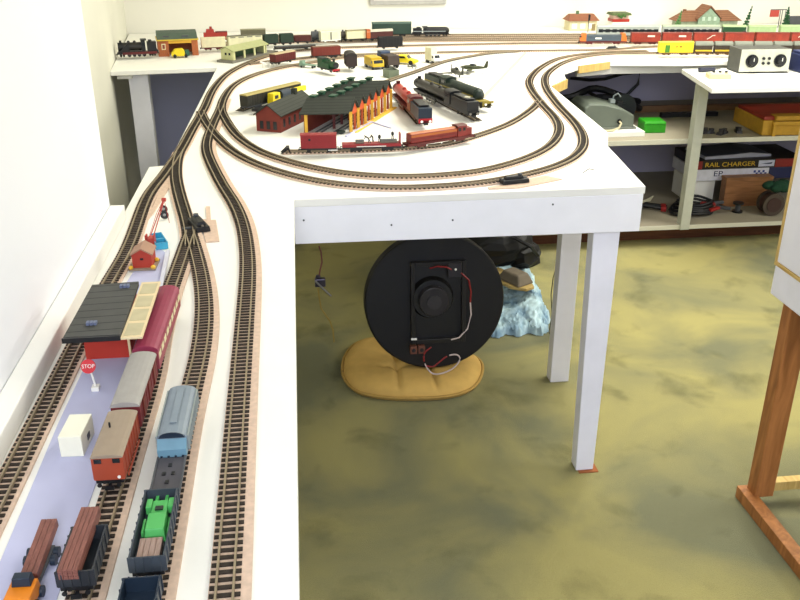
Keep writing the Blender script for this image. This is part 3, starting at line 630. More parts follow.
# ================================================================ engine sheds in the middle of the loop
r = thing('engine_shed', 'small brick-red engine shed with a dark pitched roof, left of the big engine shed', 'model building', (-0.0745, 2.5925, T+0.0003), math.atan2(0.898, 0.44))
SL, SW = 0.235, 0.079
MB().prism([(-SW/2, 0), (SW/2, 0), (SW/2, 0.050), (0, 0.078), (-SW/2, 0.050)], 0.0, SL, 'x').build('walls', brick, r)
dark_roof = stripes('slate_roof', '#33372f', '#22251f', 150, 2, 0.75, 0.2)
MB().prism([(-SW/2-0.006, 0.0472), (0, 0.0788), (SW/2+0.006, 0.0472), (SW/2+0.006, 0.0502), (0, 0.0822), (-SW/2-0.006, 0.0502)], -0.005, SL+0.005, 'x').build('roof', dark_roof, r)
for y in (-0.022, 0.0, 0.022): MB().box(-0.0006, -0.0001, y-0.006, y+0.006, 0.008, 0.032).build('window', glass_d, r)
for k in range(6):
    for y in (-1, 1): MB().box(0.020+k*0.036, 0.032+k*0.036, min(y*SW/2, y*(SW/2+0.0006)), max(y*SW/2, y*(SW/2+0.0006)), 0.012, 0.036).build('window', glass_d, r)
MB().box(SL*0.75, SL*0.82, -0.007, 0.007, 0.074, 0.096).build('roof_vent', dark_roof, r)
# roundhouse: six bays along the right wall
A = Vector((0.166, 2.553)); U = Vector((0.157, 0.338))/6; W0 = Vector((-0.130, 0.004))
r = thing('roundhouse', 'big engine shed with dark roof, green roof vents and orange arched side wall', 'model building', (A.x, A.y, T+0.0003))
rh = lambda u, w, z: (U.x*u+W0.x*w, U.y*u+W0.y*w, z)
orange_w = mat('arch_orange', '#c9552a', 0.6, var=0.1); yel_p = mat('pillar_yellow', '#e9b53a', 0.55)
EZ, PZ = 0.062, 0.090
m = MB()
for k in range(6):
    q0, q1, qm = rh(k+0.12, 0, 0), rh(k+0.88, 0, 0), rh(k+0.5, 0, 0)
    m.add([rh(k+0.08, 0, EZ-0.012), rh(k+0.92, 0, EZ-0.012), rh(k+0.92, 0, EZ), rh(k+0.5, 0, PZ), rh(k+0.08, 0, EZ),
           rh(k+0.08, 0.035, EZ-0.012), rh(k+0.92, 0.035, EZ-0.012), rh(k+0.92, 0.035, EZ), rh(k+0.5, 0.035, PZ), rh(k+0.08, 0.035, EZ)],
          [(0, 1, 2, 3, 4), (9, 8, 7, 6, 5), (0, 4, 9, 5), (4, 3, 8, 9), (3, 2, 7, 8), (2, 1, 6, 7), (1, 0, 5, 6)])
m.build('gable_wall', orange_w, r)
def col(u, w, z0, z1, s, nm, mt):
    c = rh(u, w, 0); MB().box(c[0]-s, c[0]+s, c[1]-s, c[1]+s, z0, z1).build(nm, mt, r)
for k in range(7): col(k, -0.012, 0, EZ-0.001, 0.0046, 'pillar', yel_p)
col(0, 1.0, 0, EZ-0.001, 0.0046, 'pillar', yel_p)
arch_r = mat('arch_panel', '#a8461f', 0.6, var=0.2)
for k in range(6):
    m = MB(); m.add([rh(k+0.12, 0.02, 0.0), rh(k+0.30, 0.02, 0.0), rh(k+0.30, 0.02, EZ-0.012), rh(k+0.12, 0.02, EZ-0.012), rh(k+0.12, 0.05, 0.0), rh(k+0.30, 0.05, 0.0), rh(k+0.30, 0.05, EZ-0.012), rh(k+0.12, 0.05, EZ-0.012)],
        [(0, 1, 2, 3), (7, 6, 5, 4), (0, 4, 5, 1), (1, 5, 6, 2), (2, 6, 7, 3), (3, 7, 4, 0)])
    m.add([rh(k+0.70, 0.02, 0.0), rh(k+0.88, 0.02, 0.0), rh(k+0.88, 0.02, EZ-0.012), rh(k+0.70, 0.02, EZ-0.012), rh(k+0.70, 0.05, 0.0), rh(k+0.88, 0.05, 0.0), rh(k+0.88, 0.05, EZ-0.012), rh(k+0.70, 0.05, EZ-0.012)],
        [(0, 1, 2, 3), (7, 6, 5, 4), (0, 4, 5, 1), (1, 5, 6, 2), (2, 6, 7, 3), (3, 7, 4, 0)])
    m.build('door_jamb', arch_r, r)
m = MB(); m.add([rh(-0.05, -0.03, 0), rh(6.05, -0.03, 0), rh(6.05, -0.17, 0), rh(-0.05, -0.17, 0), rh(-0.05, -0.03, 0.003), rh(6.05, -0.03, 0.003), rh(6.05, -0.12, 0.003), rh(-0.05, -0.12, 0.003)],
    [(3, 2, 1, 0), (4, 5, 6, 7), (0, 1, 5, 4), (1, 2, 6, 5), (2, 3, 7, 6), (3, 0, 4, 7)]); m.build('step', yel_p, r)
# saw-tooth roof with a long front slope
m = MB()
for k in range(6):
    m.add([rh(k, -0.05, EZ), rh(k+0.5, -0.05, PZ+0.002), rh(k+1, -0.05, EZ), rh(k, 1.06, EZ), rh(k+0.5, 1.06, PZ+0.002), rh(k+1, 1.06, EZ),
           rh(k, -0.05, EZ+0.003), rh(k+0.5, -0.05, PZ+0.006), rh(k+1, -0.05, EZ+0.003), rh(k, 1.06, EZ+0.003), rh(k+0.5, 1.06, PZ+0.006), rh(k+1, 1.06, EZ+0.003)],
          [(0, 3, 4, 1), (1, 4, 5, 2), (6, 7, 10, 9), (7, 8, 11, 10), (0, 1, 7, 6), (1, 2, 8, 7), (3, 9, 10, 4), (4, 10, 11, 5), (0, 6, 9, 3), (2, 5, 11, 8)])
m.build('roof', dark_roof, r)
m = MB(); m.add([rh(-0.35, -0.03, EZ-0.003), rh(0.5, -0.03, PZ+0.007), rh(0.5, 1.05, PZ+0.007), rh(-0.35, 1.08, EZ-0.003), rh(-0.35, -0.03, EZ), rh(0.5, -0.03, PZ+0.010), rh(0.5, 1.05, PZ+0.010), rh(-0.35, 1.08, EZ)],
    [(3, 2, 1, 0), (4, 5, 6, 7), (0, 1, 5, 4), (1, 2, 6, 5), (2, 3, 7, 6), (3, 0, 4, 7)]); m.build('front_slope', dark_roof, r)
vent_g = mat('vent_green', '#164530', 0.5)
for k in range(6):
    for w in (0.95, 0.50):
        c = rh(k+0.75, w, 0); M = R(c[0], c[1], 0, rz=math.atan2(U.y, U.x))
        MB().box(-0.013, 0.013, -0.008, 0.008, EZ+0.008, PZ+0.010, M, tx=0.002, ty=0.001).box(-0.015, 0.015, -0.010, 0.010, PZ+0.0101, PZ+0.014, M).build('roof_vent', vent_g, r)
m = MB(); m.add([rh(0, 1.02, 0), rh(6, 1.02, 0), rh(6, 1.02, EZ), rh(0, 1.02, EZ), rh(0, 1.05, 0), rh(6, 1.05, 0), rh(6, 1.05, EZ), rh(0, 1.05, EZ)],
    [(0, 1, 2, 3), (7, 6, 5, 4), (0, 4, 5, 1), (1, 5, 6, 2), (2, 6, 7, 3), (3, 7, 4, 0)]); m.build('back_wall', brownred, r)
for k in range(1, 6): col(k, 0.55, 0, EZ, 0.004, 'inner_column', maroon)
m = MB()
for w in (0.30, 0.72):
    for dw in (-0.06, 0.06): m.tube([rh(-0.1, w+dw, 0.004), rh(5.8, w+dw, 0.004)], 0.0022, 6)
m.build('inner_rail', dark_grey, r)
# pale kerb and little cabinet in front of it
c, h, L = span(at(346, 137), at(372, 122.5)); tag(MB().box(-L/2, L/2, -0.004, 0.004, 0.0004, 0.004, R(c.x, c.y, T, rz=h)).build('path_strip', pave), 'thin pale grey strip curving along the front of the big engine shed', 'path')
c, h, L = span(at(372, 122.5), at(391, 128.5)); tag(MB().box(-L/2, L/2, -0.003, 0.003, 0.0004, 0.003, R(c.x, c.y, T, rz=h)).build('path_strip', pave), 'short pale grey strip behind the workmen of the crane train', 'path')
c = at(341, 134); r = thing('junk_pile', 'small dark green scrap heap at the open front of the big engine shed', 'scrap', (c.x, c.y, T+0.0004))
MB().ell((0, 0, 0.006), (0.014, 0.010, 0.006), 9, 6).build('heap', dkgreen, r); MB().ell((-0.015, 0.004, 0.0045), (0.009, 0.007, 0.0045), 7, 5).build('heap', dark_grey, r)

# ================================================================ crane train and engines around the sheds
r, L = van('crane_van', 'dark red van body on a black frame, left end of the front crane train', 'wagon', (299, 152.3), (339, 151.6), red, red, H=0.034, W=0.032, rise=0.002, und=black)
box('side_window', black, r, -L*0.28, -L*0.22, -0.0168, -0.0161, 0.034, 0.040); box('step_rail', white_p, r, L*0.05+0.02, L*0.05+0.045, -0.0128, -0.0124, 0.006, 0.009)
r = thing('buffer_stop', 'small black buffer stop at the left end of the dead-end track', 'buffer stop', tuple(at(288, 152.6, T+0.0098)), math.radians(2))
MB().box(-0.004, 0.004, -0.014, 0.014, 0.010, 0.016).build('beam', black, r)
for y in (-0.0085, 0.0085): MB().prism([(-0.020, 0.0003), (-0.014, 0.0003), (0.0, 0.010), (0.004, 0.0003), (0.007, 0.0003), (0.003, 0.016), (-0.003, 0.016)], y-0.0012, y+0.0012, 'y').build('strut', black, r)
r, L = wroot('work_wagon', 'long red flat wagon with crates and model workmen, middle of the front crane train', 'wagon', (340, 151.5), (403, 149.8)); chassis(r, L, bogie=True)
box('body', red, r, -L/2, L/2, -0.015, 0.015, 0.0137, 0.0215, 0.0005); box('stripe', white_p, r, -L*0.26, L*0.24, -0.0157, -0.0151, 0.0145, 0.0165); box('end_post', red, r, L/2-0.005, L/2-0.001, -0.011, 0.011, 0.0217, 0.047)
def onwagon(root, x, y, z):
    M = Matrix.Translation(root.location) @ Matrix.Rotation(root.rotation_euler.z, 4, 'Z'); return tuple(M @ Vector((x, y, z)))
for fx, w_ in ((-0.20, 'left'), (0.22, 'middle'), (0.36, 'right')):
    q = thing('crate', w_+' of the three grey crates on the red work wagon', 'crate', onwagon(r, fx*L, 0.002, 0.0217), r.rotation_euler.z, 'crates on the red work wagon')
    box('box', mat('crate_grey', '#7d7a6c', 0.7), q, -0.011, 0.011, -0.008, 0.008, 0, 0.006, 0.0004); box('lid', dark_grey, q, -0.0115, 0.0115, -0.0085, 0.0085, 0.0061, 0.0072)
def figurine(label, loc, rz, lean=0.0, arms=0.0):
    q = thing('model_workman', label, 'figurine', loc, rz, 'model workmen on the red work wagon')
    h = 0.023; me = bpy.data.meshes.new('body')
    V = [(0, 0, h*0.50), (lean*h*0.3, 0, h*0.66), (lean*h*0.7, 0, h*0.82), (lean*h*0.75, 0, h*0.87), (lean*h*0.85, 0, h*0.94),
         (0.001, h*0.06, h*0.47), (0.0015-lean*0.004, h*0.08, h*0.26), (-lean*0.006, h*0.09, h*0.02), (0.001, -h*0.06, h*0.47), (0.0015, -h*0.08, h*0.26), (lean*0.004, -h*0.09, h*0.02),
         (lean*h*0.7, h*0.11, h*0.80), (lean*h*0.6+arms*h*0.1, h*0.15, h*0.64), (lean*h*0.6+arms*h*0.3, h*0.12, h*0.52), (lean*h*0.7, -h*0.11, h*0.80), (lean*h*0.6+arms*h*0.1, -h*0.15, h*0.64), (lean*h*0.6+arms*h*0.3, -h*0.12, h*0.52)]
    E = [(0, 1), (1, 2), (2, 3), (3, 4), (0, 5), (5, 6), (6, 7), (0, 8), (8, 9), (9, 10), (2, 11), (11, 12), (12, 13), (2, 14), (14, 15), (15, 16)]
    me.from_pydata(V, E, []); me.materials.append(mat('figure_black', '#1e211f', 0.6)); o = bpy.data.objects.new('body', me); COL.objects.link(o); o.parent = q
    sk = o.modifiers.new('skin', 'SKIN'); rad = [2.0, 2.1, 2.0, 1.0, 1.75, 1.5, 1.2, 1.0, 1.5, 1.2, 1.0, 1.1, 0.9, 0.75, 1.1, 0.9, 0.75]
    for sv, x in zip(me.skin_vertices[0].data, rad): sv.radius = (x*0.001, x*0.001)
    me.skin_vertices[0].data[0].use_root = True
    o.modifiers.new('sub', 'SUBSURF').levels = 1
figurine('model workman bending to the left, first figure on the red work wagon', onwagon(r, -0.04*L, -0.006, 0.0222), PI, 0.7, 0.6)
figurine('model workman standing close behind the bending one on the red work wagon', onwagon(r, 0.03*L, 0.002, 0.0222), PI, 0.3, 0.9)
figurine('model workman standing upright alone in the middle of the red work wagon', onwagon(r, 0.135*L, 0.0, 0.0222), -PI/2, 0.0, 0.2)
figurine('model workman standing on the right crate of the red work wagon', onwagon(r, 0.36*L, 0.002, 0.0291), -PI/2, 0.0, 0.3)
diesel('diesel_locomotive', 'red diesel locomotive with orange top stripe at the right end of the crane train', (403.5, 149.6), (473, 138.6), mat('diesel_red', '#7d211b', 0.45), mat('diesel_red', '#8f2820'), mat('diesel_frame', '#5e1f1c', 0.5), stripe=mat('diesel_orange', '#b0602a', 0.5), cab_at=0.235, roof=maroon)
loco_red = mat('loco_red', '#a32a1f', 0.4); side_br = mat('tender_side', '#8a4a30', 0.5)
q, _ = steam('steam_locomotive', 'bright red steam engine with dark blue tender, right beside the big engine shed', (397, 99), (426, 127.5), loco_red, side_br, blue_b, maroon, beam=mat('beam_red', '#b3202a', 0.4)); q.scale = (1, 1.35, 1.3)
r, L = steam('steam_locomotive', 'black steam engine with a pale diamond mark on its tender top', (417, 93), (474, 119.5), mat('boiler_black', '#23201d', 0.4), black, black, black); r.scale = (1, 1.3, 1.25)
MB().prism([(L/2-0.060, 0), (L/2-0.045, 0.0085), (L/2-0.030, 0), (L/2-0.045, -0.0085)], 0.0155+0.043*0.62+0.0054, 0.0155+0.043*0.62+0.0062, 'z').build('diamond_mark', mat('mark_pale', '#b9b49c', 0.5), r)
q, _ = steam('steam_locomotive', 'dark green streamlined steam engine with yellow stripe, beside the black steam engine', (489, 110), (428, 87), dkgreen, dkgreen, dkgreen, black, streamlined=True, stripe=mat('stripe_gold', '#8f7f33', 0.5), beam=mat('stripe_gold', '#8f7f33'), nose_set=0.05); q.scale = (1, 1.3, 1.25)
# breakdown train behind the small shed
olive = mat('olive_roof', '#a99a5e', 0.6)
r, L = van('crane_coach', 'olive topped black coach behind the small engine shed', 'wagon', (243, 111), (299, 96.5), mat('coach_black', '#2a2a24', 0.5), olive, H=0.034, W=0.032, rise=0.004, bogie=True, und=dark_grey)
box('end_panel', yellow, r, L/2+0.0012, L/2+0.002, -0.014, 0.014, 0.016, 0.042)
c, h, l = span(at(255, 115), at(304, 101)); q = thing('breakdown_crane', 'yellow and black rail crane between the olive coach and the small shed roof', 'crane', (c.x, c.y, T+0.0006), h)
box('bed', black, q, -l/2, l/2, -0.013, 0.013, 0.010, 0.018); MB().box(-0.052, -0.008, -0.012, 0.012, 0.0182, 0.054, tx=0.004).build('cab', yellow, q, 0.0015)
MB().cyl((0.0, 0, 0.042), (0.052, 0, 0.042), 0.0145, n=18).build('tank', blue_b, q); box('jib', yellow, q, 0.055, l/2+0.008, -0.006, 0.006, 0.036, 0.052)
box('tank_cradle', black, q, 0.006, 0.046, -0.012, 0.012, 0.0182, 0.0280)
for x in (-l*0.38, -l*0.25, l*0.25, l*0.38): MB().cyl((x, -0.010, 0.0055), (x, 0.010, 0.0055), 0.0053, n=12).build('wheelset', whl, q)
box('cab_window', glass_d, q, -0.040, -0.022, -0.0126, -0.0121, 0.036, 0.047)
creamy = mat('coach_cream', '#ddd8b4', 0.55)
# ================================================================ things standing between the loop tracks
def small(name, label, cat, p, rz=0, group=None, dz=0.0004):
    c = at(*p); return thing(name, label, cat, (c.x, c.y, T+dz), math.radians(rz), group)
def lorry(label, p, rz, body, cab, L=0.075, W=0.026, H=0.026, name='toy_lorry', flat=False):
    q = small(name, label, 'toy lorry', p, rz)
    box('chassis', dark_grey, q, -L/2, L/2, -W*0.35, W*0.35, 0.007, 0.010)
    if flat: box('bed', body, q, -L/2, L/2-0.026, -W/2, W/2, 0.0102, 0.0150, 0.0006)
    else: MB().box(-L/2, L/2-0.026, -W/2, W/2, 0.0102, 0.010+H, tx=0.001, ty=0.001).build('bed', body, q, 0.001)
    MB().prism([(L/2-0.0245, 0.0102), (L/2, 0.0102), (L/2, 0.022), (L/2-0.006, 0.034), (L/2-0.0245, 0.034)], -W/2, W/2, 'y').build('cab', cab, q, 0.001)
    MB().add([(L/2+0.0002, -W*0.40, 0.0225), (L/2+0.0002, W*0.40, 0.0225), (L/2-0.0052, W*0.40, 0.033), (L/2-0.0052, -W*0.40, 0.033)], [(0, 1, 2, 3)]).build('windscreen', glass_d, q)
    for y in (-1, 1): box('side_window', glass_d, q, L/2-0.019, L/2-0.009, min(y*W/2, y*(W/2+0.0006)), max(y*W/2, y*(W/2+0.0006)), 0.022, 0.030)
    for x in (L/2-0.012, -L/2+0.012, -L/2+0.024):
        for y in (-1, 1): MB().cyl((x, y*W*0.36, 0.006), (x, y*W*0.5, 0.006), 0.006, n=14).build('wheel', black, q)
    return q
ylw2 = mat('lorry_yellow', '#c9a928', 0.5)
lorry('yellow toy lorry seen from the front behind the big engine shed', (374, 68), -75, ylw2, ylw2, L=0.11, W=0.05, H=0.03).scale = (1, 1, 1.15)
r = small('dump_lorry', 'dark brown toy dump lorry with blue cab, right of the yellow lorry', 'toy lorry', (389, 67), -72)
MB().box(-0.030, 0.052, -0.027, 0.027, 0.014, 0.052, tx=0.004, ty=0.001).build('dump_body', mat('dump_brown', '#3b302b', 0.6), r, 0.002)
MB().box(-0.075, -0.032, -0.024, 0.024, 0.010, 0.060, tx=0.003, ty=0.002).build('cab', mat('cab_blue', '#3b4c66', 0.5), r, 0.002)
for x in (-0.05, 0.010, 0.035):
    for y in (-1, 1): MB().cyl((x, y*0.018, 0.009), (x, y*0.026, 0.009), 0.009, n=14).build('wheel', black, r)
r = small('scrap_skip', 'grey-green open skip at the far end of the big engine shed', 'skip', (391, 77), -70)
m = MB(); m.box(-0.028, 0.028, -0.022, 0.022, 0.0, 0.003)
for y in (-1, 1): m.box(-0.028, 0.028, min(y*0.020, y*0.022), max(y*0.020, y*0.022), 0.003, 0.030)
for x in (-1, 1): m.box(min(x*0.026, x*0.028), max(x*0.026, x*0.028), -0.020, 0.020, 0.003, 0.030)
m.build('tub', mat('skip_green', '#6b7560', 0.6), r); box('load', dkgreen, r, -0.0255, 0.0255, -0.0195, 0.0195, 0.0031, 0.026)
# yellow racing style car
r = small('toy_car', 'bright yellow toy car right of the dark dump lorry', 'toy car', (405, 64), -28); r.scale = (1.2, 1.2, 1.2)
MB().prism([(-0.045, 0.006), (0.045, 0.006), (0.046, 0.014), (0.020, 0.020), (0.008, 0.031), (-0.022, 0.031), (-0.034, 0.021), (-0.046, 0.019)], -0.018, 0.018, 'y').build('body', yellow, r, 0.002)
for y in (-1, 1): MB().prism([(-0.020, 0.022), (0.008, 0.022), (0.004, 0.029), (-0.018, 0.029)], min(y*0.018, y*0.0186), max(y*0.018, y*0.0186), 'y').build('side_window', glass_d, r)
MB().add([(0.0195, -0.015, 0.0208), (0.0195, 0.015, 0.0208), (0.0092, 0.014, 0.0305), (0.0092, -0.014, 0.0305)], [(0, 1, 2, 3)]).build('windscreen', glass_d, r)
for x in (-0.028, 0.028):
    for y in (-1, 1): MB().cyl((x, y*0.0125, 0.008), (x, y*0.019, 0.008), 0.008, n=14).build('wheel', black, r)
lorry('small white toy lorry with a tall cream load between the loop and the siding', (432.5, 63), -65, creamy, white_p, L=0.075, W=0.032, H=0.048).scale = (1, 1, 1.1)
def plane(label, p, rz, m, S=1.0, flat=False):
    q = small('toy_aeroplane', label, 'toy aeroplane', p, rz); q.scale = (S, S, S)
    b = MB(); prof = [(-0.050, 0.0025, 0.021), (-0.03, 0.005, 0.021), (0.0, 0.0085, 0.021), (0.03, 0.0085, 0.021), (0.048, 0.005, 0.021), (0.052, 0.001, 0.021)]
    for (x0, r0, z0), (x1, r1, z1) in zip(prof, prof[1:]): b.cyl((x0, 0, z0), (x1, 0, z1), r0, r1, n=12)
    b.build('fuselage', m, q, smooth=False)
    for s in (-1, 1):
        MB().prism([(0.004, 0), (0.026, 0), (0.018, s*0.062), (0.006, s*0.062)], 0.0165, 0.0185, 'z').build('wing', m, q)
        MB().prism([(-0.050, 0), (-0.036, 0), (-0.040, s*0.024), (-0.048, s*0.024)], 0.0215, 0.0228, 'z').build('tailplane', m, q)
        MB().cyl((0.022, s*0.018, 0.0162), (0.026, s*0.018, 0.0045), 0.0012, n=6).cyl((0.026, s*0.0168, 0.0045), (0.026, s*0.0195, 0.0045), 0.0045, n=10).build('undercarriage', dark_grey, q)
    MB().prism([(-0.052, 0.022), (-0.036, 0.023), (-0.046, 0.046), (-0.054, 0.046)], -0.001, 0.001, 'y').build('fin', m, q)
    MB().ell((0.006, 0, 0.029), (0.014, 0.0055, 0.006), 10, 6).build('canopy', glass_d, q, smooth=True)
    MB().cyl((0.0525, 0, 0.021), (0.056, 0, 0.021), 0.003, 0.001, n=8).box(0.0535, 0.0545, -0.0015, 0.0015, 0.005, 0.037).build('propeller', dark_grey, q)
plane('dark green toy aeroplane with an upright tail fin, farther of the two on the board', (474, 73), 165, mat('plane_green', '#3b4026', 0.5), 1.05)
plane('silver grey toy aeroplane with wings spread, nearer of the two on the board', (457, 79), 100, mat('plane_silver', '#55564e', 0.6), 1.25)
plane('tiny flat silver toy aeroplane by the yellow toy car', (412, 69), 40, mat('plane_silver', '#55564e'), 0.5)
# green tank engine and dark wagon behind the shed
r, L = wroot('tank_engine', 'small green shunting engine with a red front, left behind the big engine shed', 'locomotive', (316, 68), (341, 74.5)); L = 0.125; chassis(r, L)
MB().cyl((-0.02, 0, 0.030), (L/2-0.004, 0, 0.030), 0.0125, n=16).build('boiler', green, r); MB().box(-0.058, -0.021, -0.0155, 0.0155, 0.0137, 0.046, tx=0.001).build('cab', green, r)
MB().prism(arc(0.034, 0.0462, 0.005), -0.062, -0.018, 'x').build('cab_roof', dkgreen, r); box('side_tank', green, r, -0.0205, 0.030, -0.0158, 0.0158, 0.0140, 0.033)
MB().cyl((0.045, 0, 0.0405), (0.045, 0, 0.054), 0.0045, 0.006, n=12).build('chimney', black, r); box('buffer_beam', mat('beam_red', '#b3202a'), r, L/2-0.0035, L/2+0.001, -0.0155, 0.0155, 0.006, 0.016)
MB().cyl((L/2-0.0038, 0, 0.030), (L/2+0.001, 0, 0.030), 0.0118, n=16).build('smokebox_door', black, r); MB().ell((0.012, 0, 0.043), (0.007, 0.006, 0.007), 10, 6).build('dome', green, r, smooth=True)
pale = at(312, 68); q = thing('green_lorry', 'pale green flatbed toy lorry just left of the small green shunting engine', 'toy lorry', (pale.x, pale.y, T+0.0004), math.radians(-30))
box('bed', mat('bed_pale', '#7d9a86', 0.6), q, -0.035, 0.020, -0.012, 0.012, 0.010, 0.014); MB().box(-0.055, -0.0355, -0.012, 0.012, 0.006, 0.028, tx=0.003).build('cab', mat('bed_pale', '#7d9a86'), q)
for x in (-0.044, 0.008):
    for y in (-1, 1): MB().cyl((x, y*0.008, 0.005), (x, y*0.012, 0.005), 0.005, n=12).build('wheel', black, q)
r, L = van('tall_van', 'dark brown tall van seen end-on behind the big engine shed', 'wagon', (348.5, 65), (353, 71.5), mat('van_dark', '#2f211e', 0.55), mat('van_dark_roof', '#26201e', 0.6), H=0.040, W=0.044, rise=0.012, und=black, L=0.085)
# little white dog figures
def dog(label, p, rz):
    q = small('white_dog', label, 'animal figurine', p, rz, 'white dogs beside the brown wagon'); me = bpy.data.meshes.new('body')
    V = [(-0.012, 0, 0.017), (0.0, 0, 0.0165), (0.012, 0, 0.0175), (0.017, 0, 0.023), (0.022, 0, 0.0235), (0.026, 0, 0.022), (-0.018, 0, 0.021)]; E = [(0, 1), (1, 2), (2, 3), (3, 4), (4, 5), (0, 6)]
    for bx, ky in ((0.012, 0.001), (-0.012, -0.003)):
        for y in (-0.005, 0.005):
            i = len(V); V += [(bx, y, 0.012), (bx+ky, y, 0.006), (bx, y, 0.0012)]; E += [(2 if bx > 0 else 0, i), (i, i+1), (i+1, i+2)]
    me.from_pydata(V, E, []); me.materials.append(white_p); o = bpy.data.objects.new('body', me); COL.objects.link(o); o.parent = q
    sk = o.modifiers.new('skin', 'SKIN'); rd = [0.005, 0.0045, 0.0052, 0.0036, 0.0034, 0.002, 0.0012]+[0.0024, 0.0016, 0.0014]*4
    for sv, x in zip(me.skin_vertices[0].data, rd): sv.radius = (x, x)
    me.skin_vertices[0].data[1].use_root = True; o.modifiers.new('sub', 'SUBSURF').levels = 1
    for y in (-0.0022, 0.0022): MB().prism([(0.0195, 0.0255), (0.0225, 0.0255), (0.0205, 0.0305)], y-0.0008, y+0.0008, 'y').build('ear', white_p, q)
dog('white toy dog beside the brown wagon, left one of the pair', (266, 67.5), 200)
dog('white toy dog beside the brown wagon, right one of the pair', (271, 66.8), 20)
# wagons on the siding and the yard tracks
van('goods_van', 'brown van with a light tan roof on the siding beside the white dogs', 'wagon', (272, 65.5), (294, 61.2), maroon, mat('roof_sand', '#b8a684', 0.6), H=0.030, W=0.034, und=black)
rr, L = open_wagon('bogie_wagon', 'dark red high-sided wagon with a dusty load, left of the black hopper', (311, 58.8), (341, 57.0), brownred, H=0.034, bogie=True)
box('load', mat('load_dust', '#8c7462', 0.9, var=0.3, scale=200), rr, -L/2+0.003, L/2-0.003, -0.0145, 0.0145, 0.0157, 0.0510)
hopper_gondola('hopper_wagon', 'black coal hopper in two bays on the outermost track at the back', (377, 49.0), (403, 48.0), black, mat('coal', '#19191b', 0.8, var=0.4, scale=300), H=0.038)
van('bogie_van', 'long dark low wagon in front of the green wagons at the back left', 'wagon', (274, 51.3), (316, 48.9), mat('low_dark', '#3a332b', 0.6), dark_grey, H=0.006, rise=0.002, ribs=False)
# back left corner
r, L = steam('steam_locomotive', 'black steam engine with a sloping front in the far left corner beside the toy garage', (117, 57.2), (159.5, 55.2), mat('boiler_black', '#23201d'), black, black, black, H=0.046); r.scale = (1, 1.35, 1.4); box('valance', maroon, r, -L/2+0.02, L/2-0.004, -0.0168, -0.0162, 0.008, 0.0155)
MB().prism([(-L/2-0.004, 0.0105), (-L/2+0.05, 0.0105), (-L/2+0.05, 0.046)], -0.0155, 0.0155, 'y').build('sloping_front', black, r)
g0, g1 = at(159, 57), at(199, 55.3); c, h, GL = span(g0, g1); g_brick = mat('garage_brick', '#b5673c', 0.7, var=0.25, scale=200)
r = thing('toy_garage', 'brick toy garage with dark green roof and yellow trim, far left corner', 'model building', (c.x, c.y, T+0.0004), h)
GD = 0.13; GH = 0.068
MB().box(-GL/2, -GL/2+GL*0.27, 0, 0.006, 0, GH).box(GL/2-GL*0.16, GL/2, 0, 0.006, 0, GH).box(-GL/2, -GL/2+0.006, 0.0062, GD, 0, GH).box(GL/2-0.006, GL/2, 0.0062, GD, 0, GH).box(-GL/2+0.0062, GL/2-0.0062, GD-0.006, GD, 0, GH).build('walls', g_brick, r)
MB().box(-GL/2+GL*0.27, GL/2-GL*0.16, 0, 0.006, GH-0.012, GH).build('lintel', yel_p, r)
MB().box(-GL/2+GL*0.09, -GL/2+GL*0.19, -0.0014, -0.0002, 0.030, 0.056).build('window_frame', cream, r); MB().box(-GL/2+GL*0.11, -GL/2+GL*0.17, -0.0018, -0.0015, 0.034, 0.052).build('window_pane', mat('pane_red', '#8a3b30', 0.4), r)
MB().box(-GL/2-0.004, GL/2+0.004, -0.006, GD+0.004, GH+0.0003, GH+0.006).build('trim', mat('trim_yellow', '#d4b63c', 0.6), r)
MB().prism([(-0.004, GH+0.0065), (GD, GH+0.0065), (GD*0.72, GH+0.036), (GD*0.28, GH+0.028)], -GL/2, GL/2, 'x').build('roof', mat('garage_roof', '#4b5a4e', 0.7), r)
for x in (-0.05, 0.035): MB().box(x-0.014, x+0.014, 0.010, 0.014, GH+0.014, GH+0.020).build('roof_light', dark_grey, r)
r = small('toy_car', 'yellow toy car with a green boot parked in the opening of the brick toy garage', 'toy car', (180, 57.6), 10); r.scale = (1, 1.1, 1.25)
MB().prism([(-0.036, 0.006), (0.022, 0.006), (0.022, 0.024), (0.014, 0.032), (-0.020, 0.030), (-0.032, 0.020), (-0.037, 0.016)], -0.016, 0.016, 'y').build('body', yellow, r, 0.003)
box('boot', mat('car_green', '#2d5a4a', 0.5), r, 0.0225, 0.042, -0.015, 0.015, 0.006, 0.026, 0.002)
for x in (-0.022, 0.026):
    for y in (-1, 1): MB().cyl((x, y*0.011, 0.007), (x, y*0.017, 0.007), 0.007, n=12).build('wheel', black, r)
br_roof = mat('brown_roof', '#5d5a48', 0.6)
van('coach', 'cream coach half hidden behind the toy garage', 'coach', (200.5, 50.4), (227, 49.2), creamy, creamy, H=0.040, W=0.033, rise=0.003, bogie=True, ribs=False, und=maroon)
van('coach', 'cream coach directly behind the little station halt', 'coach', (227, 49.0), (263, 46.6), creamy, br_roof, H=0.042, W=0.033, rise=0.003, bogie=True, ribs=False, und=dark_grey, windows=(dark_grey, 4, 0.86, 0.94))
r, L = wroot('red_engine', 'bright red small engine behind the cream coaches at the back left', 'locomotive', (203, 42.5), (229, 41.6)); chassis(r, L)
rb = mat('engine_red', '#a8362a', 0.5); MB().box(-L/2, L/2, -0.0155, 0.0155, 0.0137, 0.046).build('body', rb, r); MB().box(-L/2+0.012, -L/2+0.052, -0.0150, 0.0150, 0.0462, 0.062, tx=0.003).build('cab', rb, r); MB().box(-L/2+0.030, -L/2+0.042, -0.006, 0.006, 0.0622, 0.074).build('chimney', rb, r); box('roof_edge', brownred, r, L*0.0, L/2, -0.0165, 0.0165, 0.0462, 0.050)
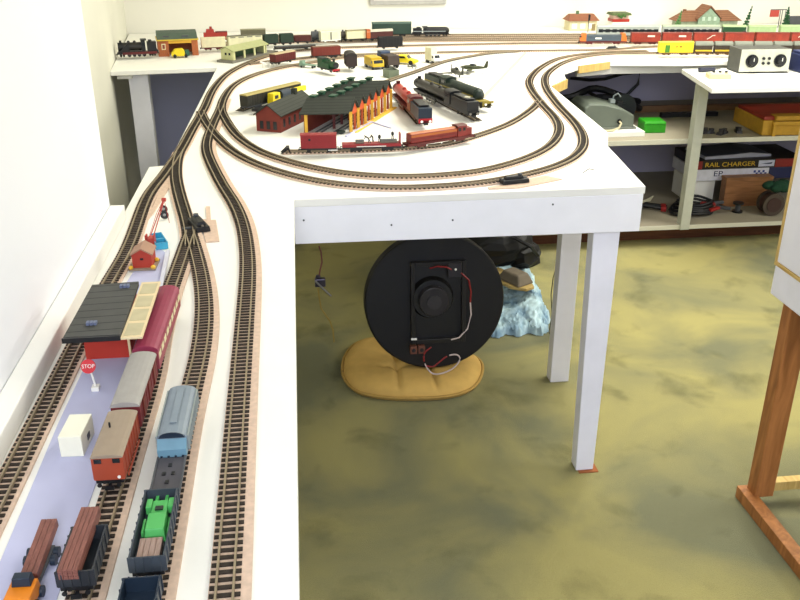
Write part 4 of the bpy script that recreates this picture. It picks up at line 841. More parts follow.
# station halt
h0, h1 = at(229, 62.5), at(272, 52.5); c, h, HL = span(h0, h1); r = thing('station_halt', 'pale green station shelter with a sloping roof on a grey platform at the back left', 'model building', (c.x, c.y, T+0.0004), h)
box('platform', mat('platform_grey', '#77746a', 0.8), r, -HL/2-0.02, HL/2, -0.035, 0.050, 0, 0.010, 0.001)
hm = mat('halt_wall', '#cfd09a', 0.6)
MB().prism([(-0.022, 0.0102), (0.040, 0.0102), (0.040, 0.050), (0.012, 0.062), (-0.022, 0.048)], -HL/2, -HL/2+0.005, 'x').prism([(-0.022, 0.0102), (0.040, 0.0102), (0.040, 0.050), (0.012, 0.062), (-0.022, 0.048)], HL*0.28-0.005, HL*0.28, 'x').box(-HL/2+0.0052, HL*0.28-0.0052, 0.035, 0.040, 0.0102, 0.049).build('walls', hm, r)
for y in (-0.006, 0.014): MB().box(-HL/2-0.0008, -HL/2-0.0002, y-0.005, y+0.005, 0.030, 0.040).build('window', glass_d, r)
MB().prism([(-0.030, 0.0455), (0.012, 0.0630), (0.046, 0.0490), (0.046, 0.0520), (0.012, 0.0665), (-0.030, 0.0485)], -HL/2-0.006, HL*0.28+0.006, 'x').build('roof', mat('halt_roof', '#a9ad7c', 0.7), r)
for k in range(4):
    x = -HL/2+0.004+k*(HL*0.76)/3.3; MB().box(x, x+0.012, -0.024, -0.020, 0.0102, 0.0470).build('pillar', hm, r)
box('back_panel', mat('halt_green', '#3f5a3a', 0.7), r, -HL/2+0.0055, HL*0.28-0.0055, 0.030, 0.0345, 0.0102, 0.045)
tl = small('platform_shed', 'pale blue-green hut at the right end of the station shelter platform', 'hut', (259, 51.8), 25); box('walls', mat('hut_aqua', '#7da39a', 0.6), tl, -0.012, 0.012, -0.012, 0.012, 0.0, 0.036); MB().prism([(-0.014, 0.0362), (0.014, 0.0362), (0, 0.044)], -0.014, 0.014, 'x').build('roof', mat('hut_aqua', '#7da39a'), tl)
# back row from left to right
dg = mat('gond_green', '#24382c', 0.55)
van('goods_van', 'beige roofed van behind the second cream coach at the back left', 'wagon', (240, 40.4), (267, 39.6), mat('beige_van', '#6d6a54', 0.6), mat('beige_roof', '#8d8a6e', 0.6), H=0.036, und=black)
open_wagon('open_wagon', 'dark green open wagon at the back, left one of the green pair', (263, 46.0), (279, 45.0), dg, H=0.036)
open_wagon('open_wagon', 'dark green open wagon at the back, right one of the green pair', (279, 45.0), (294, 44.2), dg, H=0.036)
hopper_gondola('open_wagon', 'low maroon wagon with a humped load right of the green pair at the back', (293, 43.8), (312, 43.2), mat('maroon_dk', '#4d1d1a', 0.6), mat('load_red', '#5a2a22', 0.8), H=0.022)
r, L = wroot('tank_wagon', 'dark rounded tank wagon between the maroon wagon and the white one at the back', 'wagon', (310, 42.2), (322, 41.8)); chassis(r, L); MB().cyl((-L/2+0.002, 0, 0.033), (L/2-0.002, 0, 0.033), 0.0185, n=18).build('tank', dark_grey, r); MB().cyl((0, 0, 0.0505), (0, 0, 0.058), 0.006, n=12).build('dome', dark_grey, r)
wg = mat('gond_white', '#dcdcc0', 0.5)
r, L = van('covered_wagon', 'white two-bay wagon at the back, left of the cream van', 'wagon', (319, 43.0), (341, 41.6), wg, wg, H=0.036, rise=0.006, und=white_p); box('centre_post', dark_grey, r, -0.003, 0.003, -0.0172, -0.0161, 0.014, 0.049)
r, L = wroot('tank_wagon', 'small dark tank wagon between the white wagon and the cream van', 'wagon', (338, 41.4), (348, 40.9)); chassis(r, L); MB().cyl((-L/2+0.002, 0, 0.031), (L/2-0.002, 0, 0.031), 0.0165, n=18).build('tank', mat('tank_brown', '#35302c', 0.5), r); MB().cyl((0, 0, 0.0465), (0, 0, 0.054), 0.005, n=12).build('dome', dark_grey, r)
van('goods_van', 'cream van with a dark edged roof at the back, right of the white wagon', 'wagon', (345, 41.6), (368, 40.4), creamy, mat('roof_olive', '#8f8a66', 0.6), H=0.036, und=black)
r, L = van('caboose', 'maroon wagon with a silver roof and orange end at the back', 'wagon', (365, 41.0), (393, 39.6), mat('maroon_c', '#4a1f1c', 0.55), mat('roof_silver', '#c3bfae', 0.4), H=0.030, rise=0.010, und=black); box('end_cab', mat('end_orange', '#b35a26', 0.5), r, -L/2-0.001, -L/2+0.018, -0.0168, 0.0168, 0.0140, 0.0555)
bgreen = mat('bullet_green', '#2b4238', 0.45)
van('bogie_van', 'tall dark green van at the back, coupled behind the black streamlined engine', 'wagon', (371, 36.6), (412, 36.0), bgreen, mat('bullet_roof', '#4b6257', 0.5), H=0.050, W=0.036, rise=0.008, bogie=True, ribs=False, und=black)
steam('steam_locomotive', 'long black streamlined engine with a silver stripe at the back wall', (450, 36.0), (411, 36.2), black, black, black, black, streamlined=True, stripe=silver, H=0.040)

# ================================================================ back right
def px_at(px, Y): 
    d = ray(px, 30); return d.x*(Y/d.y)
dblue = mat('diesel_blue', '#46525c', 0.5); dora = mat('diesel_orange_end', '#d2702c', 0.5)
r, L = diesel('diesel_locomotive', 'grey-blue diesel locomotive with bright orange cabs at the back right', (578, 44.3), (627, 44.2), dblue, dora, maroon, ends=dora, H=0.036, centre=dblue)
box('name_plate', white_p, r, -L*0.18, -L*0.05, -0.0163, -0.0157, 0.026, 0.033)
wag_red = mat('wagon_red', '#983422', 0.5, var=0.3, scale=25); spot = mat('mark_white', '#e3d6c8', 0.5)
xs = [631, 662, 693, 724, 755, 790, 825]
for k in range(6):
    lab = ['first red van behind the orange-ended diesel at the back right', 'second red van behind the orange-ended diesel, above the yellow boxcar', 'third red van behind the orange-ended diesel, above the grey topped wagons', 'fourth red van behind the orange-ended diesel, under the brown roofed station', 'fifth red van behind the orange-ended diesel, beside the yellow crane arm', 'last red van at the right edge of the picture with a wavy white mark'][k]
    r, L = van('red_van', lab, 'wagon', (xs[k]-2, 44.2), (xs[k+1]-2, 44.3), wag_red, mat('wagon_red_roof', '#7a2a20', 0.5), H=0.038, W=0.033, bogie=True, und=maroon, group='red vans at the back right')
    if k in (0, 1): box('white_mark', spot, r, L*0.05, L*0.30, -0.0178, -0.0174, 0.036, 0.044)
    if k == 2: MB().tube([(-L*0.05, -0.0178, 0.026), (L*0.05, -0.0178, 0.034), (L*0.12, -0.0178, 0.042), (L*0.22, -0.0178, 0.044)], 0.0018, 5).build('white_mark', spot, r)
    if k == 5: MB().tube([(-L*0.30+L*0.6*i/12, -0.0180, 0.034+0.006*math.sin(i*1.7)) for i in range(13)], 0.0022, 5).build('white_mark', spot, r)
# yellow crane arm
c = at(747, 46); r = thing('yard_crane', 'small yellow yard crane with a level arm in front of the red vans', 'crane', (c.x, c.y, T+0.0004))
MB().cyl((0, 0, 0), (0, 0, 0.055), 0.005, n=10).build('mast', ylw2, r); box('arm', ylw2, r, -0.045, 0.040, -0.004, 0.004, 0.0552, 0.064); box('base', ylw2, r, -0.010, 0.010, -0.010, 0.010, 0, 0.004); box('hoist', black, r, -0.030, -0.018, -0.0055, 0.0055, 0.064, 0.070)
# yellow boxcar and grey topped wagons on the outer track
r, L = van('boxcar', 'bright yellow boxcar with a green door at the head of the grey topped wagons', 'wagon', (656.5, 55.2), (692.5, 55.0), mat('boxcar_yellow', '#e5cc24', 0.5, var=0.05), mat('boxcar_roof', '#d8c63a', 0.5), H=0.042, W=0.034, bogie=True, und=mat('under_brown', '#6b4a1c', 0.6))
box('door', mat('door_green', '#3f7a22', 0.5), r, -L*0.34, -L*0.20, -0.0182, -0.0173, 0.0145, 0.046)
for x in (0.0, 0.10, 0.13): box('lettering', mat('letter_brown', '#8a5a1a', 0.6), r, L*x-0.003, L*x+0.004, -0.0181, -0.0173, 0.036, 0.041)
gtop = mat('grey_top', '#7d8074', 0.6); gbody = mat('coal_black', '#3d3328', 0.6)
nm = ['first', 'second', 'third', 'fourth', 'fifth', 'sixth']
for k in range(6):
    r, L = van('covered_hopper', nm[k]+' grey topped wagon with a yellow stripe counted from the yellow boxcar', 'wagon', (692.3+k*19.6, 55.0), (711.9+k*19.6, 55.1), gbody, gtop, H=0.030, W=0.033, rise=0.016, group='grey topped wagons behind the yellow boxcar', und=mat('under_brown', '#6b4a1c'))
    for y in (-1, 1): box('stripe', ylw2, r, -L/2, L/2, min(y*0.0165, y*0.0179), max(y*0.0165, y*0.0179), 0.018, 0.025)
# silver passenger train
sil = mat('coach_silver', '#b3bcb6', 0.35, 0.3); pg = mat('coach_pale_green', '#a9c48f', 0.5)
seg = [(595, 659, sil, sil, 'first silver coach of the long train along the back right'), (660, 719, sil, mat('coach_top_green', '#a4b09a', 0.4), 'second silver coach of the long train, under the brown roofed station'), (720, 745, green, pg, 'short green wagon behind the second silver coach'), (738, 775, pg, pg, 'pale green coach right of the small dark tree'), (777, 812, pg, pg, 'last pale green coach at the right edge')]
for k, (x0, x1, bm_, rf, lab) in enumerate(seg):
    if k == 3: x0 = 745.5
    r, L = van('passenger_coach', lab, 'coach', (x0, 37.6), (x1, 37.8), bm_, rf, H=0.040, W=0.033, rise=0.009, bogie=True, ribs=False, windows=(glass_d, 9 if k < 2 else 4, 0.35, 0.75) if k < 2 else None, und=dark_grey)
    if k < 2:
        for y in (-1, 1): box('window_band', glass_d, r, -L/2+0.01, L/2-0.02, min(y*0.0165, y*0.0169), max(y*0.0165, y*0.0169), 0.0137+0.04*0.42, 0.0137+0.04*0.68)
# buildings along the wall
BY = 4.84
r = thing('signal_cabin', 'cream signal cabin with a brown hipped roof and chimney against the back wall', 'model building', ((px_at(566, BY)+px_at(594, BY))/2, BY, T+0.0004), 0); r.scale = (0.95, 1, 0.84)
cw = (px_at(594, BY)-px_at(566, BY))/2
box('walls', mat('cabin_cream', '#dcd2a8', 0.6), r, -cw, cw, -0.05, 0.05, 0, 0.062); MB().box(-cw-0.012, cw+0.012, -0.062, 0.062, 0.0622, 0.100, tx=0.022, ty=0.045).build('roof', mat('cabin_roof', '#8e5a40', 0.7), r)
for k in range(3): MB().box(-cw+0.012+k*0.05, -cw+0.042+k*0.05, -0.0512, -0.0502, 0.014, 0.046).build('window_frame', white_p, r)
box('door', mat('cabin_door', '#8a7a50', 0.6), r, cw-0.030, cw-0.008, -0.0514, -0.0502, 0.0, 0.042); MB().box(-0.032, -0.018, -0.012, 0.002, 0.085, 0.120).build('chimney', mat('cabin_chimney', '#5d7a52', 0.7), r)
tag(MB().cyl((px_at(588, 4.72), 4.72, T), (px_at(588, 4.72), 4.72, T+0.095), 0.0022, n=8).box(px_at(588, 4.72)-0.005, px_at(588, 4.72)+0.005, 4.712, 4.718, T+0.062, T+0.092).build('signal_post', black), 'thin black signal post in front of the cream signal cabin', 'signal')
r = thing('kiosk', 'small red and white kiosk with green leafy roof along the back wall', 'model building', (px_at(617.5, BY), BY, T+0.0004), 0); r.scale = (0.95, 1, 0.84)
kw = (px_at(626, BY)-px_at(609, BY))/2
box('base', white_p, r, -kw, kw, -0.04, 0.04, 0, 0.05); box('red_panel', loco_red, r, -kw-0.001, kw+0.001, -0.042, 0.042, 0.0502, 0.068); box('upper', mat('kiosk_pink', '#d9b9a6', 0.6), r, -kw+0.004, kw-0.004, -0.036, 0.036, 0.0682, 0.092)
MB().box(-kw-0.010, kw+0.010, -0.052, 0.052, 0.0922, 0.106, tx=0.006, ty=0.01).build('roof', mat('kiosk_roof', '#5a6a40', 0.7, var=0.4, scale=120), r)
for k in range(5): MB().ell((-0.02+k*0.010, -0.045, 0.094-0.006*(k % 3)), (0.008, 0.006, 0.010), 8, 5).build('foliage', mat('kiosk_leaf', '#3f6a2e', 0.8), r)
# brown roofed station
sx0, sx1 = px_at(671, BY), px_at(737, BY); SW2 = (sx1-sx0)/2
r = thing('station_building', 'station building with brown hipped roofs and pale green gable at the back wall', 'model building', ((sx0+sx1)/2, BY, T+0.0004), 0); r.scale = (0.96, 1, 0.93)
st_w = mat('station_wall', '#9aa58c', 0.7, var=0.2, scale=80); st_r = stripes('station_roof', '#8a5f45', '#6b4630', 90, 2, 0.75, 0.2)
box('walls', st_w, r, -SW2+0.02, SW2-0.02, -0.045, 0.06, 0, 0.044)
MB().box(-SW2, SW2, -0.058, 0.075, 0.0442, 0.100, tx=0.062, ty=0.060).build('roof', st_r, r)
MB().prism([(-0.075, 0.0), (0.055, 0.0), (0.055, 0.060), (-0.010, 0.120), (-0.075, 0.060)], -0.064, -0.046, 'y').build('centre_gable', mat('gable_green', '#8fa68e', 0.7, var=0.2, scale=60), r)
MB().prism([(-0.085, 0.056), (-0.010, 0.126), (0.065, 0.056), (0.065, 0.062), (-0.010, 0.134), (-0.085, 0.062)], -0.070, 0.05, 'y').build('gable_roof', st_r, r)
for x in (-0.045, -0.010, 0.025): MB().box(x-0.008, x+0.008, -0.0660, -0.0642, 0.048, 0.070).build('window', mat('station_pane', '#b9cdbb', 0.4), r)
MB().box(-0.14, -0.125, -0.002, 0.012, 0.080, 0.108).build('chimney', st_r, r)
# trees, each its own
leaf1 = mat('leaf_pale', '#5f8a52', 0.9, var=0.4, scale=150); leaf2 = mat('leaf_dark', '#2c5a38', 0.9, var=0.5, scale=150); bark = mat('bark', '#4a3a28', 0.9)
def tree(label, px, Y, H, w, m, lean=0.0, layers=7):
    q = thing('model_tree', label, 'model tree', (px_at(px, Y), Y, T+0.0004)); MB().cyl((0, 0, 0), (lean*H*0.8, 0, H*0.8), w*0.16, w*0.06, n=8).build('trunk', bark, q)
    b = MB(); rnd = random.Random(px)
    for k in range(layers):
        f = k/(layers-1); z = H*(0.22+0.72*f); rr_ = w*(1-0.8*f)
        for j in range(5):
            a = 2*PI*j/5+k; b.ell((lean*z+math.cos(a)*rr_*0.5, math.sin(a)*rr_*0.5, z+rnd.uniform(-.003, .003)), (rr_*0.55, rr_*0.55, H*0.055), 7, 5)
    b.build('foliage', m, q)
tree('thin pale green tree at the left end of the brown roofed station', 676, 4.72, 0.105, 0.018, leaf1, 0.18)
tree('thin dark leaning tree right of the brown roofed station', 744, 4.74, 0.125, 0.016, leaf2, 0.22)
tree('dark green fir tree at the far right beside the red hoarding', 785, 4.76, 0.115, 0.022, leaf2)
r = thing('hoarding', 'small red hoarding on thin posts left of the fir tree', 'sign', (px_at(774, 4.80), 4.80, T+0.0004))
box('board', mat('hoarding_red', '#b5453c', 0.5), r, -0.038, 0.012, -0.004, 0.004, 0.058, 0.094); box('beam', dark_grey, r, -0.038, 0.055, -0.003, 0.003, 0.0942, 0.098)
for x in (0.020, 0.032, 0.052): MB().cyl((x, 0, 0), (x, 0, 0.094), 0.002, n=6).build('post', dark_grey, r)
c = px_at(795, 4.86); tag(box('flat_wall', dark_grey, None, c-0.07, c+0.12, 4.85, 4.86, T, T+0.055), 'long low dark strip of wall at the far right edge behind the fir tree', 'model wall')
# notice board on the back wall
r = thing('wall_picture', 'pale grey framed board on the back wall cut off by the top edge', 'picture', (0.655, 4.979, 0.912)); fm = mat('frame_grey', '#b4b2ae', 0.5)
box('frame', fm, r, -0.21, 0.21, -0.018, -0.001, 0.0, 0.50, 0.003); box('sheet', mat('sheet_grey', '#d6d3cf', 0.8), r, -0.19, 0.19, -0.020, -0.0182, 0.02, 0.48)
# ================================================================ things on the shelf unit
a = at(737, 73.5, SZ); b = at(791, 75.5, SZ); CW = (b.x-a.x)*1.08; CY = min(a.y, 3.54)
CH = aty(737, 50, CY).z-SZ
r = thing('train_controller', 'silver-fronted double train controller with two black dials on the white shelf top', 'controller', ((a.x+b.x)/2+0.012, CY, SZ+0.0005), math.radians(-2))
cas = mat('controller_case', '#4b4c48', 0.6); pan = mat('controller_panel', '#c6c7b8', 0.35, 0.2)
box('case', cas, r, -CW/2, CW/2, 0.003, 0.120, 0.004, CH, 0.002); box('front_panel', pan, r, -CW/2, CW/2, 0.0, 0.0028, 0.006, CH, 0.001); box('base_strip', black, r, -CW/2, CW/2, -0.001, 0.116, 0.0, 0.0038)
for fx in (-0.27, 0.30):
    k = MB(); k.cyl((fx*CW, -0.0002, CH*0.52), (fx*CW, -0.004, CH*0.52), 0.027, n=28); k.cyl((fx*CW, -0.004, CH*0.52), (fx*CW, -0.020, CH*0.52), 0.019, 0.016, n=24)
    kn = k.build('dial', mat('dial_black', '#15161c', 0.3), r); box('pointer', white_p, kn, fx*CW-0.0012, fx*CW+0.0012, -0.0206, -0.0201, CH*0.52, CH*0.52+0.014)
for fx in (-0.04, 0.07):
    for z in (0.42, 0.62): MB().cyl((fx*CW, -0.0002, CH*z), (fx*CW, -0.006, CH*z), 0.006, n=14).build('button', black, r)
c = at(718, 78, SZ); r = thing('multimeter', 'small beige and black meter lying on the front of the shelf top', 'meter', (c.x, c.y, SZ+0.0004), math.radians(-8))
box('body', mat('meter_beige', '#c9bf94', 0.6), r, -0.045, 0.045, -0.030, 0.030, 0, 0.018, 0.002); box('top', mat('meter_white', '#d9d6c6', 0.5), r, -0.035, 0.020, -0.018, 0.022, 0.0182, 0.022)
for x in (-0.02, 0.005, 0.03): MB().cyl((x, 0.0, 0.0222), (x, 0.0, 0.028), 0.006, n=10).build('terminal', black, r)
c = at(708, 72, SZ); r = thing('dark_tool', 'small dark soldering tool lying behind the beige meter on the shelf top', 'tool', (c.x, c.y, SZ+0.0004), math.radians(10))
MB().cyl((-0.045, 0, 0.010), (0.030, 0, 0.010), 0.010, 0.008, n=12).build('handle', mat('tool_navy', '#25283c', 0.5), r); MB().cyl((0.030, 0, 0.010), (0.060, 0, 0.010), 0.004, 0.002, n=10).build('tip', steel, r)
c = at(799, 74, SZ); r = thing('blue_case', 'dark blue case right of the train controller at the picture edge', 'case', (c.x+0.07, c.y+0.05, SZ+0.0004), 0)
box('shell', mat('navy', '#1f2a55', 0.5), r, -0.06, 0.12, -0.05, 0.06, 0, 0.075, 0.006); box('lid', mat('navy_lid', '#2b3666', 0.5), r, -0.055, 0.115, -0.045, 0.055, 0.0752, 0.085, 0.003)
# grey machine on the middle shelf
MZ = 0.481
r = thing('grey_machine', 'rounded grey-green metal machine on a white slab, left of the green box', 'machine', (0.165, 0, MZ)); r.scale = (0.87, 1, 0.9)
gm = mat('machine_grey', '#6a7268', 0.4, var=0.06)
box('slab', white, r, 1.33, 1.555, 3.60, 3.86, 0.0004, 0.024, 0.001)
MB().prism([(1.255, 0.0245), (1.520, 0.0245), (1.520, 0.088), (1.455, 0.122), (1.36, 0.146), (1.28, 0.150), (1.255, 0.13)], 3.66, 3.86, 'y').build('body', gm, r, 0.008)
box('base_plate', mat('plate_grey', '#6b7068', 0.4), r, 1.27, 1.530, 3.65, 3.87, 0.0243, 0.034, 0.001)
MB().cyl((1.44, 3.6595, 0.062), (1.44, 3.652, 0.062), 0.012, n=16).build('socket', black, r)
MB().tube([(1.44, 3.651, 0.062), (1.44, 3.63, 0.058), (1.425, 3.62, 0.040), (1.39, 3.615, 0.030), (1.34, 3.612, 0.028)], 0.005, 8).build('cord', mat('cord_cream', '#c9bf9c', 0.6), r)
MB().tube([(1.44, 3.76, 0.135), (1.44, 3.755, 0.165), (1.46, 3.75, 0.178), (1.475, 3.75, 0.160)], 0.004, 6).box(1.42, 1.445, 3.74, 3.77, 0.132, 0.150).build('clamp', silver, r)
MB().box(1.455, 1.485, 3.73, 3.77, 0.118, 0.140).build('switch', black, r)
tag(MB().cyl((1.525, 3.90, MZ+0.064), (1.525, 3.925, MZ+0.064), 0.062, n=30).cyl((1.525, 3.895, MZ+0.064), (1.525, 3.8998, MZ+0.064), 0.02, n=20).build('black_disc', mat('disc_dark', '#33363a', 0.3), None), 'upright dark round disc between the grey machine and the green box', 'disc')
r = thing('green_box', 'bright green plastic box with lid on the middle shelf', 'box', (1.585, 3.70, MZ+0.0004), math.radians(-4)); r.scale = (0.85, 0.9, 0.95)
gb = mat('box_green', '#2f9a1e', 0.4); MB().box(-0.052, 0.060, -0.05, 0.06, 0, 0.040, tx=-0.001).build('box', gb, r, 0.003); MB().box(-0.054, 0.062, -0.052, 0.062, 0.0402, 0.052, tx=0.004, ty=0.006).build('lid', gb, r, 0.003)
# yellow case with red lid
a = at(757, 136, MZ); r = thing('yellow_case', 'yellow toolbox with a red top and a handle lying on the middle shelf', 'toolbox', (a.x+0.02, a.y, MZ+0.0004), math.radians(-3))
yc = mat('case_yellow', '#c4962e', 0.5); rc = mat('case_red', '#9c3420', 0.5)
box('side_wall', yc, r, 0.0, 0.33, 0.0, 0.30, 0, 0.066, 0.004); MB().box(0.004, 0.33, 0.006, 0.28, 0.0665, 0.082, ty=0.004).build('lid', rc, r, 0.003)
MB().box(0.05, 0.185, -0.010, 0.05, 0.0672, 0.086).build('latch_panel', yc, r, 0.002); MB().box(0.04, 0.20, -0.018, -0.0005, 0.048, 0.064).box(0.04, 0.055, -0.018, -0.0005, 0.0, 0.048).box(0.185, 0.20, -0.018, -0.0005, 0.0, 0.048).build('handle', yc, r, 0.002)
# scattered dark bits on the shelf
for k, (px_, py_, w_, lab) in enumerate(((708, 133.5, 0.028, 'left one of three dark metal bits beside the yellow toolbox on the middle shelf'), (722, 134, 0.036, 'middle one of three dark metal bits beside the yellow toolbox, the largest'), (738, 132.5, 0.024, 'right one of three dark metal bits, nearest the yellow toolbox'))):
    c = at(px_, py_, MZ); q = thing('metal_part', lab, 'metal part', (c.x, c.y, MZ+0.0004), k*0.7)
    MB().box(-w_, w_, -0.012, 0.012, 0, 0.010, tx=0.003).cyl((-w_*0.5, 0, 0.010), (-w_*0.5, 0, 0.026), 0.009, n=10).box(w_*0.1, w_*0.8, -0.008, 0.008, 0.0102, 0.022).build('casting', mat('metal_dark', '#3c3a3c', 0.5, 0.3), q)
    box('plate', silver if k == 2 else dark_grey, q, -w_*0.3, w_*0.1, -0.014, -0.0122, 0, 0.016)
# long dark rods behind
MB_ = MB().box(1.74, 2.02, 3.95, 3.98, MZ+0.0004, MZ+0.020); tag(MB_.build('dark_batten', black), 'straight dark batten lying at the back of the middle shelf', 'batten')
# lower shelf
LZ = 0.100
def yb(px, py, Y): return aty(px, py, Y)
BYY = 3.80
pa = yb(693, 192, BYY); 
tag(box('white_block', white, None, yb(690, 190, BYY).x, yb(714, 190, BYY).x, BYY, BYY+0.2, LZ+0.0004, yb(700, 180, BYY).z, 0.002), 'plain white block holding up the left end of the game boxes on the bottom shelf', 'block')
e0 = yb(694, 183, BYY-0.02); e1 = yb(752, 168.5, BYY-0.02); 
zlo, zhi = yb(715, 180.5, BYY-0.02).z, yb(715, 169.5, BYY-0.02).z
r = thing('white_game_box', 'white box with blue checks on its edge, lying under the black lettered game box', 'box', (0, BYY-0.02, 0))
box('box', mat('card_white', '#dcdce6', 0.5), r, e0.x, yb(768, 176, BYY-0.02).x, 0, 0.26, zlo, zhi, 0.001)
text('lettering', 'EP', 0.036, mat('ink_navy', '#1c2350', 0.5), r, R(yb(718, 174, BYY-0.02).x, -0.0006, zhi-0.022, rx=PI/2), 0.0003, 1.3)
b = MB(); x0 = yb(753, 175, BYY-0.02).x
for i in range(6):
    for j in range(3):
        if (i+j) % 2 == 0: b.box(x0+i*0.011, x0+(i+1)*0.011, -0.0006, -0.0002, zlo+0.010+j*0.011, zlo+0.010+(j+1)*0.011)
b.build('checks', mat('check_blue', '#2b3f8a', 0.5), r); box('side_fill', mat('ink_navy', '#1c2350'), r, yb(768, 176, BYY-0.02).x+0.0004, yb(768, 176, BYY-0.02).x+0.20, 0.0, 0.26, zlo, zhi, 0.001)
zt = yb(720, 160.5, BYY-0.02).z
r = thing('lettered_game_box', 'black game box with yellow capital lettering on its edge, on top of the white box', 'box', (0, BYY-0.02, zhi+0.0006))
hh = zt-zhi; X0, X1 = yb(698, 165, BYY-0.02).x, yb(768, 165, BYY-0.02).x; HB = max(hh, 0.035)
box('box', mat('game_black', '#1d1713', 0.5), r, X0, X1+0.18, 0, 0.27, 0, HB, 0.001); box('red_end', mat('game_red', '#8f2420', 0.5), r, X0, X0+0.022, -0.0006, -0.0002, 0.002, HB-0.002)
yt = mat('ink_yellow', '#e0b52a', 0.5); text('lettering', 'RAIL CHARGER', 0.030, yt, r, R((X0+0.02+yb(758, 165, BYY-0.02).x)/2, -0.0007, HB/2, rx=PI/2), 0.0003, 1.22)
bx0, bx1 = yb(756, 165, BYY-0.02).x+0.012, yb(774, 165, BYY-0.02).x; box('picture', mat('card_pale', '#c9cde0', 0.5), r, bx0, bx1, -0.0008, -0.0002, HB*0.15, HB*0.85); MB().prism([(bx0+0.01, HB*0.45), (bx1-0.01, HB*0.62), (bx1-0.015, HB*0.42)], -0.0013, -0.0009, 'y').build('picture_mark', mat('ink_navy', '#1c2350'), r)
box('red_end', mat('game_red', '#8f2420'), r, bx1+0.004, X1+0.18, -0.0006, -0.0002, 0.002, HB-0.002)
zs = zhi+0.0006+HB
r = thing('magazine', 'pale grey magazine lying open on top of the lettered game box', 'magazine', ((X0+X1)/2+0.03, BYY+0.10, zs+0.0006), math.radians(4))
MB().prism([(-0.17, 0.0), (0.17, 0.0), (0.17, 0.010), (0.06, 0.022), (-0.03, 0.016), (-0.17, 0.012)], -0.09, 0.10, 'y').build('pages', mat('pages', '#b9bac6', 0.7), r); MB().prism([(-0.165, 0.0125), (-0.03, 0.0165), (0.06, 0.0225), (0.165, 0.0105), (0.165, 0.0115), (0.06, 0.0240), (-0.03, 0.018), (-0.165, 0.0140)], -0.085, 0.098, 'y').build('cover', mat('cover_slate', '#4a4e5c', 0.5), r)
# wooden box in front
a = yb(724, 198, 3.72); bb = yb(770, 197, 3.72)
r = thing('wooden_box', 'plain light brown wooden box standing on the bottom shelf', 'box', (0, 3.72, LZ+0.0004)); wbx = wood('box_wood', '#9a6a42', '#7d5230', 8, (1, 8, 8))
box('case', wbx, r, a.x, bb.x, 0, 0.05, 0, yb(745, 180, 3.72).z-LZ, 0.002); box('lid', wbx, r, a.x-0.002, bb.x+0.002, -0.002, 0.052, yb(745, 180, 3.72).z-LZ+0.0003, yb(745, 177.5, 3.72).z-LZ, 0.001)
# cables with red clips
c = at(692, 215, LZ); r = thing('jumper_cables', 'coil of black cables with red clips lying on the bottom shelf right of the post', 'cables', (c.x, c.y+0.02, LZ+0.0085))
for k in range(5):
    R0 = 0.100-0.008*k; P = [(R0*math.cos(t)*(1+0.05*k)+0.01*k, 0.06*math.sin(t)+0.012*k, 0.006+0.008*k+0.005*math.sin(3*t+k)) for t in [2*PI*i/28 for i in range(29)]]
    MB().tube(P, 0.0065, 8).build('coil', black, r)
for k, (x, y, an) in enumerate(((0.105, -0.020, 0.5), (0.085, 0.010, -0.3))):
    MB().box(-0.035, 0.035, -0.008, 0.008, 0, 0.014, R(x, y, 0.01+k*0.016, rz=an), tx=0.004).build('clip', mat('clip_red', '#9c2420', 0.5), r, 0.002)
for k, (x, y, an) in enumerate(((0.150, -0.012, -0.6), (0.135, 0.022, 0.2))): MB().box(-0.035, 0.035, -0.008, 0.008, 0, 0.014, R(x, y, 0.012+k*0.014, rz=an), tx=0.004).build('clip', dark_grey, r, 0.002)
c = at(737, 212, LZ); r = thing('cotton_reel', 'small black reel standing on the bottom shelf in front of the wooden box', 'reel', (c.x, c.y, LZ+0.0004))
MB().cyl((0, 0, 0), (0, 0, 0.008), 0.024, n=20).cyl((0, 0, 0.0385), (0, 0, 0.047), 0.024, n=20).build('flange', black, r); MB().cyl((0, 0, 0.0082), (0, 0, 0.0382), 0.012, n=16).build('core', dark_grey, r)
c = at(772, 216, LZ); r = thing('wire_drum', 'round brown drum of wire standing on edge at the right of the bottom shelf', 'drum', (c.x, c.y, LZ+0.0525))
MB().cyl((0, 0, 0), (0, 0.012, 0), 0.052, n=28).cyl((0, 0.052, 0), (0, 0.064, 0), 0.052, n=28).build('flange', mat('drum_tan', '#4a3f36', 0.6), r); MB().cyl((0, 0.0125, 0), (0, 0.0515, 0), 0.044, n=24).build('winding', mat('drum_brown', '#4a3028', 0.6), r); MB().cyl((0, -0.004, 0), (0, -0.0005, 0), 0.034, n=24).build('label', mat('drum_label', '#3f2a26', 0.6), r)
r = thing('green_cloth', 'dark green crumpled cloth on top of the wire drum', 'cloth', (c.x+0.02, c.y+0.03, LZ+0.1055))
b = MB(); 
for k in range(7): b.ell((0.045*math.cos(k*2.4)*0.8, 0.02*math.sin(k*1.7), 0.022+0.006*(k % 3)), (0.035, 0.022, 0.020), 9, 6)
b.build('folds', mat('cloth_green', '#17402c', 0.9, var=0.3, scale=60), r, smooth=True)
